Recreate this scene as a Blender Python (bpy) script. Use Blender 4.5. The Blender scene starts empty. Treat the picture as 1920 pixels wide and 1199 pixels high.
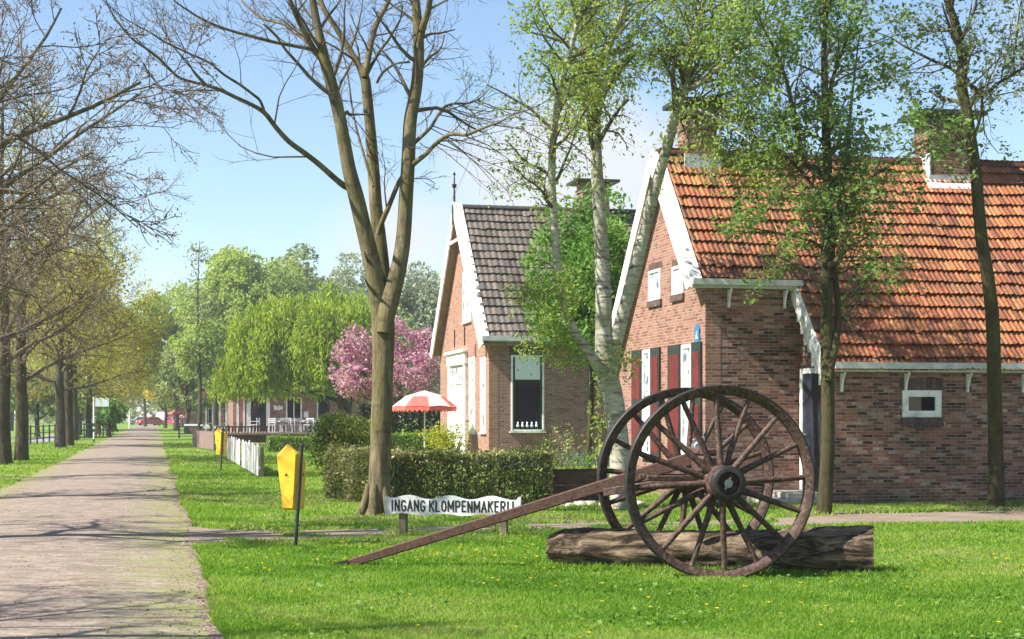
import bpy, math, random
import numpy as np
from mathutils import Vector, Matrix

rnd = random.Random(7)
R = np.random.default_rng(11)
SC = bpy.context.scene
COL = SC.collection
F, HZ, CAMH = 3000.0, 780.0, 1.6        # focal length in photo pixels, horizon row, eye height


def P(px, py, Y):
    return np.array(((px - 960) / F * Y, Y, CAMH - (py - HZ) / F * Y))


def G(px, py):
    Y = CAMH * F / (py - HZ)
    return P(px, py, Y)


# ------------------------------------------------------------------ object helpers
def tag(o, label=None, cat=None, group=None, kind=None):
    if label: o['label'] = label
    if cat: o['category'] = cat
    if group: o['group'] = group
    if kind: o['kind'] = kind
    return o


def empty(name, loc=(0, 0, 0), rz=0.0, label=None, cat=None, group=None):
    o = bpy.data.objects.new(name, None)
    COL.objects.link(o)
    o.empty_display_size = 0.3
    o.location = tuple(float(v) for v in loc)
    o.rotation_euler = (0, 0, rz)
    return tag(o, label, cat, group)


def link(name, me, parent=None):
    o = bpy.data.objects.new(name, me)
    COL.objects.link(o)
    if parent is not None:
        o.parent = parent
    return o


def copy_tree(src, parent=None):
    c = src.copy()
    COL.objects.link(c)
    if parent is not None:
        c.parent = parent
    for ch in list(src.children):
        copy_tree(ch, c)
    return c


class MB:
    """collects simple solids; build() links them as one mesh object"""

    def __init__(self):
        self.v, self.f, self.m, self.s = [], [], [], []

    def add(self, vs, fs, mi=0, smooth=False):
        b = len(self.v)
        self.v.extend([tuple(float(c) for c in p) for p in vs])
        for f in fs:
            self.f.append(tuple(i + b for i in f)); self.m.append(mi); self.s.append(smooth)
        return self

    def box(self, x0, x1, y0, y1, z0, z1, mi=0):
        vs = [(x0, y0, z0), (x1, y0, z0), (x1, y1, z0), (x0, y1, z0), (x0, y0, z1), (x1, y0, z1), (x1, y1, z1), (x0, y1, z1)]
        return self.add(vs, [(3, 2, 1, 0), (4, 5, 6, 7), (0, 1, 5, 4), (1, 2, 6, 5), (2, 3, 7, 6), (3, 0, 4, 7)], mi)

    def beam(self, a, b, w, h, mi=0, up=(0, 0, 1), w2=None, h2=None):
        a, b = Vector(a), Vector(b)
        t = (b - a).normalized(); s = t.cross(Vector(up))
        s = s.normalized() if s.length > 1e-5 else Vector((1, 0, 0))
        n = s.cross(t).normalized()
        w2 = w if w2 is None else w2; h2 = h if h2 is None else h2
        vs = []
        for p, ww, hh in ((a, w, h), (b, w2, h2)):
            for i, j in ((-1, -1), (1, -1), (1, 1), (-1, 1)):
                vs.append(p + s * (i * ww / 2) + n * (j * hh / 2))
        return self.add(vs, [(0, 1, 2, 3), (7, 6, 5, 4), (4, 5, 1, 0), (5, 6, 2, 1), (6, 7, 3, 2), (7, 4, 0, 3)], mi)

    def cyl(self, a, b, r0, r1=None, n=12, mi=0, cap=True, smooth=True):
        r1 = r0 if r1 is None else r1
        a, b = Vector(a), Vector(b)
        t = (b - a).normalized()
        s = t.cross(Vector((0, 0, 1)) if abs(t.z) < .9 else Vector((1, 0, 0))).normalized(); q = t.cross(s)
        vs = []
        for p, r in ((a, r0), (b, r1)):
            for k in range(n):
                w = 2 * math.pi * k / n
                vs.append(p + (s * math.cos(w) + q * math.sin(w)) * r)
        self.add(vs, [(k, (k + 1) % n, n + (k + 1) % n, n + k) for k in range(n)], mi, smooth)
        if cap:
            self.add(vs[:n], [tuple(range(n - 1, -1, -1))], mi); self.add(vs[n:], [tuple(range(n))], mi)
        return self

    def prism(self, poly, axis, d0, d1, mi=0):
        """poly: 2D outline; axis 'x','y','z' = direction it is extruded along from d0 to d1"""
        def mk(p, d):
            return {'x': (d, p[0], p[1]), 'y': (p[0], d, p[1]), 'z': (p[0], p[1], d)}[axis]
        n = len(poly)
        vs = [mk(p, d0) for p in poly] + [mk(p, d1) for p in poly]
        return self.add(vs, [tuple(range(n - 1, -1, -1)), tuple(range(n, 2 * n))] + [(k, (k + 1) % n, n + (k + 1) % n, n + k) for k in range(n)], mi)

    def lathe(self, prof, axis_o=(0, 0, 0), axis='z', n=20, mi=0, smooth=True):
        """prof: list of (radius, height)"""
        vs = []
        for r, h in prof:
            for k in range(n):
                w = 2 * math.pi * k / n
                c, s = r * math.cos(w), r * math.sin(w)
                p = {'z': (c, s, h), 'y': (c, h, s), 'x': (h, c, s)}[axis]
                vs.append(tuple(p[i] + axis_o[i] for i in range(3)))
        fs = []
        for j in range(len(prof) - 1):
            for k in range(n):
                fs.append((j * n + k, j * n + (k + 1) % n, (j + 1) * n + (k + 1) % n, (j + 1) * n + k))
        return self.add(vs, fs, mi, smooth)

    def build(self, name, mats, parent=None, bevel=0.0, uv=True):
        me = bpy.data.meshes.new(name)
        me.from_pydata(self.v, [], self.f)
        mats = mats if isinstance(mats, (list, tuple)) else [mats]
        for m in mats: me.materials.append(m)
        me.polygons.foreach_set('material_index', self.m)
        me.polygons.foreach_set('use_smooth', self.s)
        import bmesh
        bm = bmesh.new(); bm.from_mesh(me)
        bmesh.ops.recalc_face_normals(bm, faces=bm.faces)
        if bevel > 0:
            bmesh.ops.remove_doubles(bm, verts=bm.verts, dist=1e-5)
            es = [e for e in bm.edges if len(e.link_faces) == 2 and e.calc_face_angle(0) > .5]
            bmesh.ops.bevel(bm, geom=es, offset=bevel, segments=1, affect='EDGES', profile=.5)
        if uv:
            ul = bm.loops.layers.uv.new('UVMap')
            for f in bm.faces:
                nx, ny, nz = abs(f.normal.x), abs(f.normal.y), abs(f.normal.z)
                for l in f.loops:
                    c = l.vert.co
                    l[ul].uv = (c.x, c.y) if nz > .75 else ((c.y, c.z) if nx > ny else (c.x, c.z))
        bm.to_mesh(me); bm.free()
        me.update()
        return link(name, me, parent)


def np_mesh(name, verts, faces, mats, parent=None, tint=None, smooth=False, tint_domain='POINT'):
    """verts (n,3); faces (m,k) all of one size"""
    verts = np.ascontiguousarray(verts, dtype=np.float32); faces = np.ascontiguousarray(faces, dtype=np.int32)
    me = bpy.data.meshes.new(name)
    m, k = faces.shape
    me.vertices.add(len(verts)); me.vertices.foreach_set('co', verts.ravel())
    me.loops.add(m * k); me.loops.foreach_set('vertex_index', faces.ravel())
    me.polygons.add(m)
    me.polygons.foreach_set('loop_start', np.arange(0, m * k, k, dtype=np.int32))
    me.polygons.foreach_set('loop_total', np.full(m, k, dtype=np.int32))
    me.polygons.foreach_set('use_smooth', np.full(m, smooth, dtype=bool))
    if tint is not None:
        at = me.attributes.new('tint', 'FLOAT', tint_domain)
        at.data.foreach_set('value', np.ascontiguousarray(tint, dtype=np.float32))
    for mm in (mats if isinstance(mats, (list, tuple)) else [mats]): me.materials.append(mm)
    me.update(calc_edges=True)
    return link(name, me, parent)


# ------------------------------------------------------------------ materials
class NT:
    def __init__(self, name):
        self.mat = bpy.data.materials.new(name); self.mat.use_nodes = True
        self.t = self.mat.node_tree
        self.b = self.t.nodes['Principled BSDF']
        self.out = self.t.nodes['Material Output']

    def n(self, ty, **kw):
        nd = self.t.nodes.new('ShaderNode' + ty)
        for k, v in kw.items():
            if k.startswith('_'): setattr(nd, k[1:], v)
            else: nd.inputs[k.replace('__', ' ')].default_value = v
        return nd

    def l(self, a, b):
        self.t.links.new(a, b)

    def noise(self, vec, scale, detail=4, rough=.55, dist=0.0):
        nd = self.n('TexNoise', Scale=scale, Detail=detail, Roughness=rough, Distortion=dist)
        if vec is not None: self.l(vec, nd.inputs['Vector'])
        return nd.outputs['Fac']

    def ramp(self, fac, stops):
        nd = self.n('ValToRGB'); cr = nd.color_ramp
        while len(cr.elements) < len(stops): cr.elements.new(.5)
        for e, (p, c) in zip(cr.elements, stops):
            e.position = p
            e.color = (c, c, c, 1) if isinstance(c, (int, float)) else (*c, 1)
        self.l(fac, nd.inputs['Fac'])
        return nd.outputs['Color']

    def mix(self, fac, a, b, mode='MIX'):
        nd = self.n('Mix', _data_type='RGBA', _blend_type=mode)
        for src, s in ((fac, nd.inputs[0]), (a, nd.inputs[6]), (b, nd.inputs[7])):
            if isinstance(src, (int, float)): s.default_value = src
            elif isinstance(src, tuple): s.default_value = (*src, 1)
            else: self.l(src, s)
        return nd.outputs[2]

    def bump(self, h, strength=.3, dist=.02):
        nd = self.n('Bump', Strength=strength, Distance=dist)
        self.l(h, nd.inputs['Height']); self.l(nd.outputs['Normal'], self.b.inputs['Normal'])

    def coord(self, which='Object', scale=None):
        tc = self.n('TexCoord'); o = tc.outputs[which]
        if scale is not None:
            mp = self.n('Mapping'); mp.inputs['Scale'].default_value = scale
            self.l(o, mp.inputs['Vector']); o = mp.outputs['Vector']
        return o

    def attr(self, name):
        nd = self.n('Attribute'); nd.attribute_name = name
        return nd.outputs['Fac']

    def set(self, color=None, rough=None, spec=None, metal=None):
        if color is not None:
            if isinstance(color, tuple): self.b.inputs['Base Color'].default_value = (*color, 1)
            else: self.l(color, self.b.inputs['Base Color'])
        if rough is not None:
            if isinstance(rough, (int, float)): self.b.inputs['Roughness'].default_value = rough
            else: self.l(rough, self.b.inputs['Roughness'])
        if spec is not None: self.b.inputs['Specular IOR Level'].default_value = spec
        if metal is not None: self.b.inputs['Metallic'].default_value = metal
        return self.mat


def grain(name, c1, c2, c3, rough=.7, scale=5, stretch=(1, 14, 14)):
    t = NT(name); v = t.coord('Object', stretch)
    f = t.noise(v, scale, 7, .7, .4)
    c = t.ramp(f, [(.33, c1), (.5, c2), (.68, c3)])
    p = t.noise(t.coord('Object'), 5, 5, .7)
    c = t.mix(t.ramp(p, [(.55, 0.0), (.72, .65)]), c, c3)
    c = t.mix(t.ramp(t.noise(t.coord('Object'), 17, 4, .7), [(.36, .7), (.5, 0.0)]), c, (.02, .014, .01))
    t.set(c, t.ramp(f, [(.3, .45), (.7, .85)]), .35)
    t.bump(f, .6, .012)
    return t.mat


def worn(name, c1, c2, scale=6, rough=.7, spec=.3, stretch=None, bump=.15, metal=0, detail=5, lo=.35, hi=.7):
    t = NT(name); v = t.coord('Object', stretch)
    f = t.noise(v, scale, detail)
    c = t.ramp(f, [(lo, c1), (hi, c2)])
    t.set(c, rough, spec, metal)
    if bump: t.bump(t.noise(v, scale * 4, 4), bump, .01)
    return t.mat


def brick_mat(name, cols, mortar, bw=.205, bh=.058, dirt=.35):
    t = NT(name); uv = t.coord('UV')
    br = t.n('TexBrick', Scale=1.0)
    br.inputs['Brick Width'].default_value = bw; br.inputs['Row Height'].default_value = bh
    br.inputs['Mortar Size'].default_value = .007; br.inputs['Mortar Smooth'].default_value = .25; br.inputs['Bias'].default_value = 0
    br.inputs['Color1'].default_value = (0, 0, 0, 1); br.inputs['Color2'].default_value = (1, 1, 1, 1); br.inputs['Mortar'].default_value = (.5, .5, .5, 1)
    dn = t.n('TexNoise', Scale=5.0, Detail=3.0); t.l(uv, dn.inputs['Vector'])
    dv = t.n('VectorMath', _operation='MULTIPLY_ADD'); t.l(dn.outputs['Color'], dv.inputs[0]); dv.inputs[1].default_value = (.022, .022, 0); t.l(uv, dv.inputs[2])
    t.l(dv.outputs[0], br.inputs['Vector'])
    k = len(cols) - 1
    c = t.ramp(br.outputs['Color'], [(.04 + .92 * i / k, cc) for i, cc in enumerate(cols)])
    big = t.noise(uv, 1.3, 6, .65)
    c = t.mix(t.ramp(big, [(.38, 0.0), (.72, dirt)]), c, (.05, .04, .035))
    mid = t.noise(uv, 14, 4, .6)
    c = t.mix(t.ramp(mid, [(.3, .5), (.6, 0.0)]), c, (.09, .06, .05))
    pale = t.noise(uv, 2.7, 5, .7)
    c = t.mix(t.ramp(pale, [(.58, 0.0), (.8, .4)]), c, (.5, .45, .4))
    c = t.mix(t.ramp(t.noise(uv, 32, 3, .7), [(.6, 0.0), (.72, .5)]), c, (.46, .42, .38))
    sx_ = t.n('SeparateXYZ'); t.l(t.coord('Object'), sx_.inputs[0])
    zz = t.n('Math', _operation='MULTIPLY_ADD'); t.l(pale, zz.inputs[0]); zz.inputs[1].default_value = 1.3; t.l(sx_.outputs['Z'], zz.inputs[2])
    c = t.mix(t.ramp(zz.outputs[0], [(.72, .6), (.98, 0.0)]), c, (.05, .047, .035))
    mf = t.mix(1.0, br.outputs['Fac'], t.ramp(t.noise(uv, 3.1, 4, .6), [(.35, .35), (.65, .95)]), 'MULTIPLY')
    c = t.mix(mf, c, mortar)
    t.set(c, .88, .15)
    h = t.n('Math', _operation='SUBTRACT'); t.l(mid, h.inputs[0]); t.l(br.outputs['Fac'], h.inputs[1])
    t.bump(h.outputs[0], .5, .012)
    return t.mat


def tile_mat(name, stops, moss=(.06, .06, .03), moss_amt=.6, rough=.6):
    t = NT(name); v = t.coord('Object')
    c = t.ramp(t.attr('tint'), stops)
    n1 = t.noise(v, 1.1, 6, .7)
    c = t.mix(t.ramp(n1, [(.42, 0.0), (.7, moss_amt)]), c, moss)
    n5 = t.noise(t.coord('Object', (1, .25, .25)), 2.6, 5, .7)
    c = t.mix(t.ramp(n5, [(.5, 0.0), (.72, .55)]), c, (.05, .028, .014))
    n4 = t.noise(v, 7, 5, .75)
    c = t.mix(t.ramp(n4, [(.58, 0.0), (.7, .6)]), c, (.11, .085, .03))
    c = t.mix(t.ramp(t.noise(v, 11, 4, .7), [(.66, 0.0), (.74, .4)]), c, (.34, .3, .22))
    n2 = t.noise(v, 22, 4, .6)
    c = t.mix(t.ramp(n2, [(.35, .45), (.6, 0.0)]), c, (.035, .025, .02))
    t.set(c, rough, .4)
    t.bump(n2, .35, .01)
    return t.mat


def leaf_mat(name, stops, trans=.35, rough=.55, boost=1.15):
    t = NT(name)
    c = t.ramp(t.attr('tint'), stops)
    t.set(c, rough, .25)
    tr = t.n('BsdfTranslucent')
    hs = t.n('HueSaturation', Saturation=1.1, Value=boost); t.l(c, hs.inputs['Color'])
    t.l(hs.outputs['Color'], tr.inputs['Color'])
    ms = t.n('MixShader'); ms.inputs[0].default_value = trans
    t.l(t.b.outputs[0], ms.inputs[1]); t.l(tr.outputs[0], ms.inputs[2]); t.l(ms.outputs[0], t.out.inputs['Surface'])
    return t.mat


def bark_mat(name, c1, c2, c3, scale=9, moss=None):
    t = NT(name); v = t.coord('Object', (1, 1, .22))
    f = t.noise(v, scale, 6, .65)
    c = t.ramp(f, [(.3, c1), (.52, c2), (.75, c3)])
    if moss:
        m = t.noise(t.coord('Object'), 1.6, 5, .7)
        c = t.mix(t.ramp(m, [(.42, 0.0), (.66, .7)]), c, moss)
    t.set(c, .9, .1)
    rg_ = t.noise(t.coord('Object', (1.5, 1.5, 7)), 1.4, 4, .6)
    c = t.mix(t.ramp(rg_, [(.32, .5), (.44, 0.0)]), c, c1)
    t.set(c)
    t.bump(t.noise(v, scale * 2.5, 5, .7), .9, .035)
    return t.mat


def birch_mat():
    t = NT('birch_bark'); v = t.coord('Object', (2.2, 2.2, 13))
    f = t.noise(v, 1.6, 5, .65, .6)
    c = t.ramp(f, [(.3, (.08, .07, .055)), (.42, (.22, .2, .15)), (.5, (.41, .385, .31)), (.8, (.52, .5, .43))])
    m = t.noise(t.coord('Object'), 2.3, 5, .7)
    c = t.mix(t.ramp(m, [(.46, 0.0), (.68, .75)]), c, (.2, .19, .08))
    k = t.noise(t.coord('Object', (3, 3, 4)), 2.2, 3, .6)
    c = t.mix(t.ramp(k, [(.62, 0.0), (.72, .85)]), c, (.05, .045, .035))
    t.set(c, .8, .15); t.bump(f, .4, .02)
    return t.mat


M = {}
M['brick_lit'] = brick_mat('sunlit_brick', [(.18, .075, .052), (.29, .135, .095), (.36, .185, .13), (.32, .165, .125)], (.36, .29, .24), dirt=.15)  # gable copy of the farmhouse brick, sunlight put into its paler pink
M['brick_dark'] = brick_mat('shaded_brick', [(.03, .016, .013), (.17, .075, .052), (.29, .12, .08), (.37, .175, .12), (.46, .33, .27)], (.3, .235, .185), dirt=.55)  # same farmhouse brick with shade put into the darker brown
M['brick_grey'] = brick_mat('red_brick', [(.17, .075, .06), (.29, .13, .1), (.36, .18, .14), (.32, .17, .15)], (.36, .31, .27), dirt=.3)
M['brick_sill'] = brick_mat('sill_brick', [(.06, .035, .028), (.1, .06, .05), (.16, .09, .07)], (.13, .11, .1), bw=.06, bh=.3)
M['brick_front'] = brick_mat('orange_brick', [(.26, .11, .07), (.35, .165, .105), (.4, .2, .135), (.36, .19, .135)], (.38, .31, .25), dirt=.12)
M['tile_red'] = tile_mat('orange_pantile', [(0, (.11, .03, .012)), (.28, (.26, .066, .02)), (.6, (.4, .125, .036)), (.85, (.48, .182, .05)), (1, (.42, .235, .088))], moss=(.07, .045, .018), moss_amt=.75, rough=.62)
M['tile_grey'] = tile_mat('grey_pantile', [(0, (.065, .055, .045)), (.5, (.14, .118, .098)), (.8, (.19, .152, .122)), (1, (.24, .18, .135))], moss=(.1, .075, .05), moss_amt=.4)
M['white'] = worn('white_paint', (.5, .48, .44), (.8, .79, .76), 4, .55, .4, bump=.12, lo=.3, hi=.52)
M['white_peel'] = worn('weathered_white_paint', (.5, .48, .45), (.82, .81, .78), 5, .7, .3, bump=.3, lo=.4, hi=.55)
M['soffit'] = worn('tan_timber', (.3, .2, .13), (.42, .3, .2), 4, .7, .2)
M['gutter'] = worn('grey_gutter', (.42, .43, .41), (.6, .6, .57), 5, .5, .4, bump=0)
M['black_green'] = worn('black_green_paint', (.012, .02, .016), (.025, .035, .03), 5, .45, .4, bump=0)
M['red_paint'] = worn('red_shutter_paint', (.09, .01, .01), (.15, .017, .016), 5, .5, .4, bump=.05)
M['navy'] = worn('navy_door_paint', (.012, .016, .024), (.025, .032, .045), 4, .4, .4, bump=0)
M['lead'] = worn('lead_flashing', (.4, .42, .45), (.62, .64, .66), 4, .45, .5)
M['plinth'] = worn('grey_plinth', (.16, .17, .19), (.28, .29, .31), 3, .85, .2)
M['stone'] = worn('pale_stone', (.3, .27, .23), (.5, .46, .4), 6, .9, .2)
M['blind'] = worn('white_blind', (.6, .64, .68), (.72, .75, .78), 2, .6, .3, bump=0)
M['wood_cart'] = worn('brown_cart_timber', (.022, .011, .008), (.085, .042, .028), 7, .5, .4, (1, 1, 1), .35)
M['wood_pole'] = worn('red_brown_timber', (.055, .022, .016), (.12, .052, .036), 6, .5, .4, (.5, 2, 2), .3)
M['wood_cart'] = grain('brown_cart_timber', (.016, .009, .007), (.072, .036, .026), (.18, .11, .08), stretch=(9, 9, 9), scale=3)
M['wood_pole'] = grain('red_brown_timber', (.03, .013, .009), (.08, .034, .022), (.15, .078, .053), stretch=(2.2, 26, 26), scale=3)
M['iron'] = worn('dark_iron', (.012, .011, .01), (.04, .032, .028), 9, .55, .5, bump=.2, metal=.3)
M['steel'] = worn('grey_steel', (.2, .2, .2), (.4, .4, .39), 12, .45, .5, metal=.6)
M['post_wood'] = worn('mossy_post_timber', (.12, .1, .06), (.24, .2, .12), 8, .9, .1, (1, 1, .3), .3)
M['brown_board'] = worn('brown_board', (.05, .03, .022), (.13, .07, .05), 4, .8, .2, (.6, 1, 3), .3)
M['yellow'] = worn('yellow_paint', (.58, .31, .02), (.78, .46, .02), 7, .5, .5, bump=.06, lo=.3, hi=.5)
M['ink'] = worn('black_lettering', (.012, .012, .013), (.03, .03, .03), 10, .6, .3, bump=0)
M['black_metal'] = worn('black_metal', (.01, .011, .014), (.028, .03, .036), 8, .4, .5, bump=.05)
M['picket'] = worn('white_picket_paint', (.36, .345, .31), (.66, .64, .6), 4, .75, .2, (1, 1, .4), .2)
M['blue'] = worn('blue_enamel', (.03, .12, .26), (.06, .19, .36), 6, .4, .5, bump=0)
M['pale_blue'] = worn('pale_blue_enamel', (.3, .45, .6), (.4, .55, .7), 6, .4, .5, bump=0)
M['parasol_red'] = worn('coral_cloth', (.58, .1, .08), (.68, .17, .13), 3, .85, .1, bump=.05)
M['parasol_pink'] = worn('pale_pink_cloth', (.6, .4, .37), (.72, .55, .52), 3, .85, .1, bump=.05)
M['parasol_white'] = worn('white_cloth', (.72, .66, .64), (.8, .76, .74), 3, .85, .1, bump=.05)
M['plastic_white'] = worn('white_garden_chair', (.38, .38, .4), (.5, .5, .5), 5, .5, .4, bump=0)
M['car_red'] = worn('red_car_paint', (.42, .02, .025), (.48, .03, .03), 1, .25, .6, bump=0)
M['car_crimson'] = worn('crimson_car_paint', (.36, .015, .06), (.42, .02, .07), 1, .25, .6, bump=0)
M['car_grey'] = worn('silver_car_paint', (.4, .41, .43), (.46, .47, .49), 1, .3, .6, bump=0, metal=.3)
M['rubber'] = worn('tyre_rubber', (.015, .015, .015), (.03, .03, .03), 5, .8, .2)
M['pink_panel'] = worn('salmon_panel', (.5, .18, .14), (.6, .25, .2), 2, .7, .2)

g = NT('window_glass'); g.set((.012, .015, .018), .06, .6); M['glass'] = g.mat
g = NT('curtained_glass'); g.set(g.ramp(g.noise(g.coord('Object'), 3, 3), [(.38, (.1, .13, .16)), (.46, (.5, .53, .56)), (.7, (.66, .68, .7))]), .15, .6); M['glass_pale'] = g.mat

# tree and plant materials
M['bark'] = bark_mat('maple_bark', (.045, .036, .02), (.16, .13, .075), (.29, .24, .145), 9, (.13, .115, .036))
M['bark_dark'] = bark_mat('dark_bark', (.028, .021, .015), (.075, .06, .042), (.13, .105, .075), 8, (.09, .09, .035))
M['bark_twig'] = bark_mat('twig_bark', (.075, .058, .04), (.16, .125, .085), (.25, .2, .14), 10, (.09, .08, .03))
M['bark_green'] = bark_mat('green_bark', (.025, .02, .011), (.065, .054, .027), (.11, .09, .048), 9, (.07, .075, .02))
M['birch'] = birch_mat()
M['leaf_birch'] = leaf_mat('birch_leaf', [(0, (.16, .24, .04)), (.5, (.28, .38, .07)), (1, (.44, .5, .14))], .5)
M['leaf_green'] = leaf_mat('rowan_leaf', [(0, (.075, .14, .033)), (.5, (.15, .25, .055)), (1, (.27, .37, .1))], .5)
M['leaf_dark'] = leaf_mat('alder_leaf', [(0, (.07, .11, .045)), (.5, (.13, .185, .065)), (1, (.22, .27, .12))], .4)
M['leaf_bright'] = leaf_mat('bright_leaf', [(0, (.07, .16, .02)), (.5, (.12, .25, .035)), (1, (.22, .36, .07))], .4)
M['leaf_willow'] = leaf_mat('willow_leaf', [(0, (.14, .21, .025)), (.5, (.33, .43, .055)), (1, (.5, .56, .12))], .6)
M['leaf_fresh'] = leaf_mat('fresh_leaf', [(0, (.16, .24, .045)), (.5, (.3, .39, .08)), (1, (.44, .5, .15))], .5)
M['leaf_olive'] = leaf_mat('olive_leaf', [(0, (.17, .22, .07)), (.5, (.28, .34, .115)), (1, (.4, .44, .2))], .45)
M['leaf_pale'] = leaf_mat('pale_leaf', [(0, (.18, .22, .13)), (.5, (.28, .33, .2)), (1, (.4, .43, .28))], .35)
M['leaf_gold'] = leaf_mat('young_gold_leaf', [(0, (.26, .21, .06)), (.4, (.42, .39, .08)), (.75, (.48, .48, .11)), (1, (.5, .4, .22))], .55)
M['bud'] = leaf_mat('brown_bud', [(0, (.16, .105, .085)), (.5, (.28, .21, .165)), (1, (.4, .33, .25))], .25)
M['leaf_yellow'] = leaf_mat('yellow_leaf', [(0, (.32, .26, .03)), (.5, (.5, .4, .03)), (1, (.62, .5, .06))], .4)
M['leaf_lime'] = leaf_mat('lime_leaf', [(0, (.2, .24, .02)), (.5, (.36, .38, .03)), (1, (.52, .5, .06))], .45)
M['leaf_hedge'] = leaf_mat('hedge_leaf', [(0, (.055, .065, .02)), (.4, (.14, .165, .042)), (.7, (.25, .25, .08)), (1, (.42, .34, .17))], .25, .4)
M['leaf_box'] = leaf_mat('clipped_hedge_leaf', [(0, (.08, .14, .018)), (.5, (.16, .27, .032)), (1, (.28, .4, .065))], .35)
M['leaf_shaded'] = leaf_mat('shaded_leaf', [(0, (.012, .02, .01)), (.5, (.025, .04, .016)), (1, (.06, .08, .035))], .15)  # near-black leaf colour holds the shade that the hedge stands in
M['leaf_shrub'] = leaf_mat('shrub_leaf', [(0, (.08, .12, .022)), (.5, (.19, .24, .04)), (.8, (.28, .3, .07)), (1, (.34, .26, .1))], .35)
M['petal'] = leaf_mat('pink_petal', [(0, (.24, .08, .13)), (.35, (.46, .2, .28)), (.75, (.62, .37, .45)), (1, (.72, .56, .6))], .4)
M['dandelion'] = leaf_mat('dandelion_petal', [(0, (.7, .5, .02)), (1, (.8, .65, .05))], .2)
M['straw'] = leaf_mat('dead_grass_blade', [(0, (.2, .16, .07)), (1, (.4, .34, .18))], .3)
M['grass'] = leaf_mat('grass_blade', [(0, (.07, .16, .014)), (.4, (.145, .285, .027)), (.7, (.23, .36, .046)), (.9, (.35, .44, .095)), (1, (.42, .38, .17))], .5)


def ground_mat():
    t = NT('lawn_soil'); v = t.coord('Object')
    a = t.noise(v, .35, 6, .65); b = t.noise(v, 9, 5, .7); d = t.noise(v, 60, 3, .7)
    c = t.ramp(a, [(.35, (.12, .225, .024)), (.5, (.165, .285, .033)), (.68, (.25, .34, .065))])
    c = t.mix(t.ramp(b, [(.4, 0.0), (.75, .55)]), c, (.24, .28, .08))
    c = t.mix(t.ramp(d, [(.35, .35), (.65, 0.0)]), c, (.04, .075, .012))
    t.set(c, .95, .08); t.bump(d, .8, .04)
    return t.mat


def road_mat():
    t = NT('clinker_paving'); v = t.coord('Object')
    br = t.n('TexBrick', Scale=1.0); t.l(v, br.inputs['Vector'])
    br.inputs['Brick Width'].default_value = .2; br.inputs['Row Height'].default_value = .13
    br.inputs['Mortar Size'].default_value = .008; br.inputs['Mortar Smooth'].default_value = .4
    br.inputs['Color1'].default_value = (0, 0, 0, 1); br.inputs['Color2'].default_value = (1, 1, 1, 1)
    c = t.ramp(br.outputs['Color'], [(.05, (.19, .135, .112)), (.5, (.285, .212, .175)), (.95, (.37, .285, .235))])
    n = t.noise(v, .9, 6, .7)
    c = t.mix(t.ramp(n, [(.35, .55), (.6, 0.0)]), c, (.27, .235, .2))
    n3 = t.noise(t.coord('Object', (1, .35, 1)), 2.3, 6, .75)
    c = t.mix(t.ramp(n3, [(.5, 0.0), (.72, .6)]), c, (.36, .295, .245))
    n2 = t.noise(v, 18, 5, .75)
    c = t.mix(t.ramp(n2, [(.38, .6), (.55, 0.0)]), c, (.13, .1, .08))
    twig_streaks = t.noise(t.coord('Object', (.3, 2.4, 1)), 2.6, 6, .75)
    c = t.mix(t.ramp(twig_streaks, [(.3, .6), (.5, 0.0)]), c, (.12, .095, .085))  # dark and pale streaks painted across the road for twig shadows
    c = t.mix(t.ramp(twig_streaks, [(.55, 0.0), (.75, .5)]), c, (.44, .36, .3))
    c = t.mix(br.outputs['Fac'], c, (.19, .15, .115))
    mo = t.mix(1.0, t.attr('tint'), t.ramp(t.noise(v, 1.7, 6, .75), [(.38, 0.0), (.56, 1.0)]), 'MULTIPLY')
    c = t.mix(mo, c, (.2, .22, .06))
    t.set(c, .9, .15); t.bump(n2, .6, .015)
    return t.mat


def dirt_mat():
    t = NT('trodden_dirt'); v = t.coord('Object')
    a = t.noise(v, 1.2, 6, .7); b = t.noise(v, 26, 4, .7)
    c = t.ramp(a, [(.3, (.17, .125, .09)), (.5, (.25, .195, .15)), (.7, (.32, .26, .205))])
    c = t.mix(t.ramp(b, [(.35, .55), (.6, 0.0)]), c, (.15, .115, .08))
    t.set(c, .95, .1); t.bump(b, .8, .02)
    return t.mat


M['ground'], M['road'], M['dirt'] = ground_mat(), road_mat(), dirt_mat()
t_ = NT('bare_soil'); v_ = t_.coord('Object')
c_ = t_.ramp(t_.noise(v_, 2.2, 6, .7), [(.32, (.13, .16, .035)), (.46, (.17, .15, .07)), (.58, (.21, .155, .105)), (.75, (.28, .22, .16))])
c_ = t_.mix(t_.ramp(t_.noise(v_, 30, 4, .7), [(.35, .5), (.6, 0.0)]), c_, (.09, .08, .035)); t_.set(c_, .95, .1); t_.bump(t_.noise(v_, 40, 4, .7), .8, .02); M['soil'] = t_.mat
M['asphalt'] = worn('grey_asphalt', (.2, .19, .19), (.3, .285, .28), 2, .9, .15, bump=.3)


def log_mat():
    t = NT('weathered_log'); v = t.coord('Object', (.55, 3.2, 3.2))
    a = t.noise(v, 3.2, 7, .7, .8)
    c = t.ramp(a, [(.33, (.01, .007, .005)), (.45, (.05, .034, .023)), (.54, (.15, .108, .072)), (.7, (.36, .27, .18))])
    t.set(c, .92, .1); t.bump(a, 1.0, .05)
    return t.mat


M['log'] = log_mat()
M['log_end'] = worn('sawn_log_end', (.14, .1, .07), (.34, .27, .2), 6, .9, .1)

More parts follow.
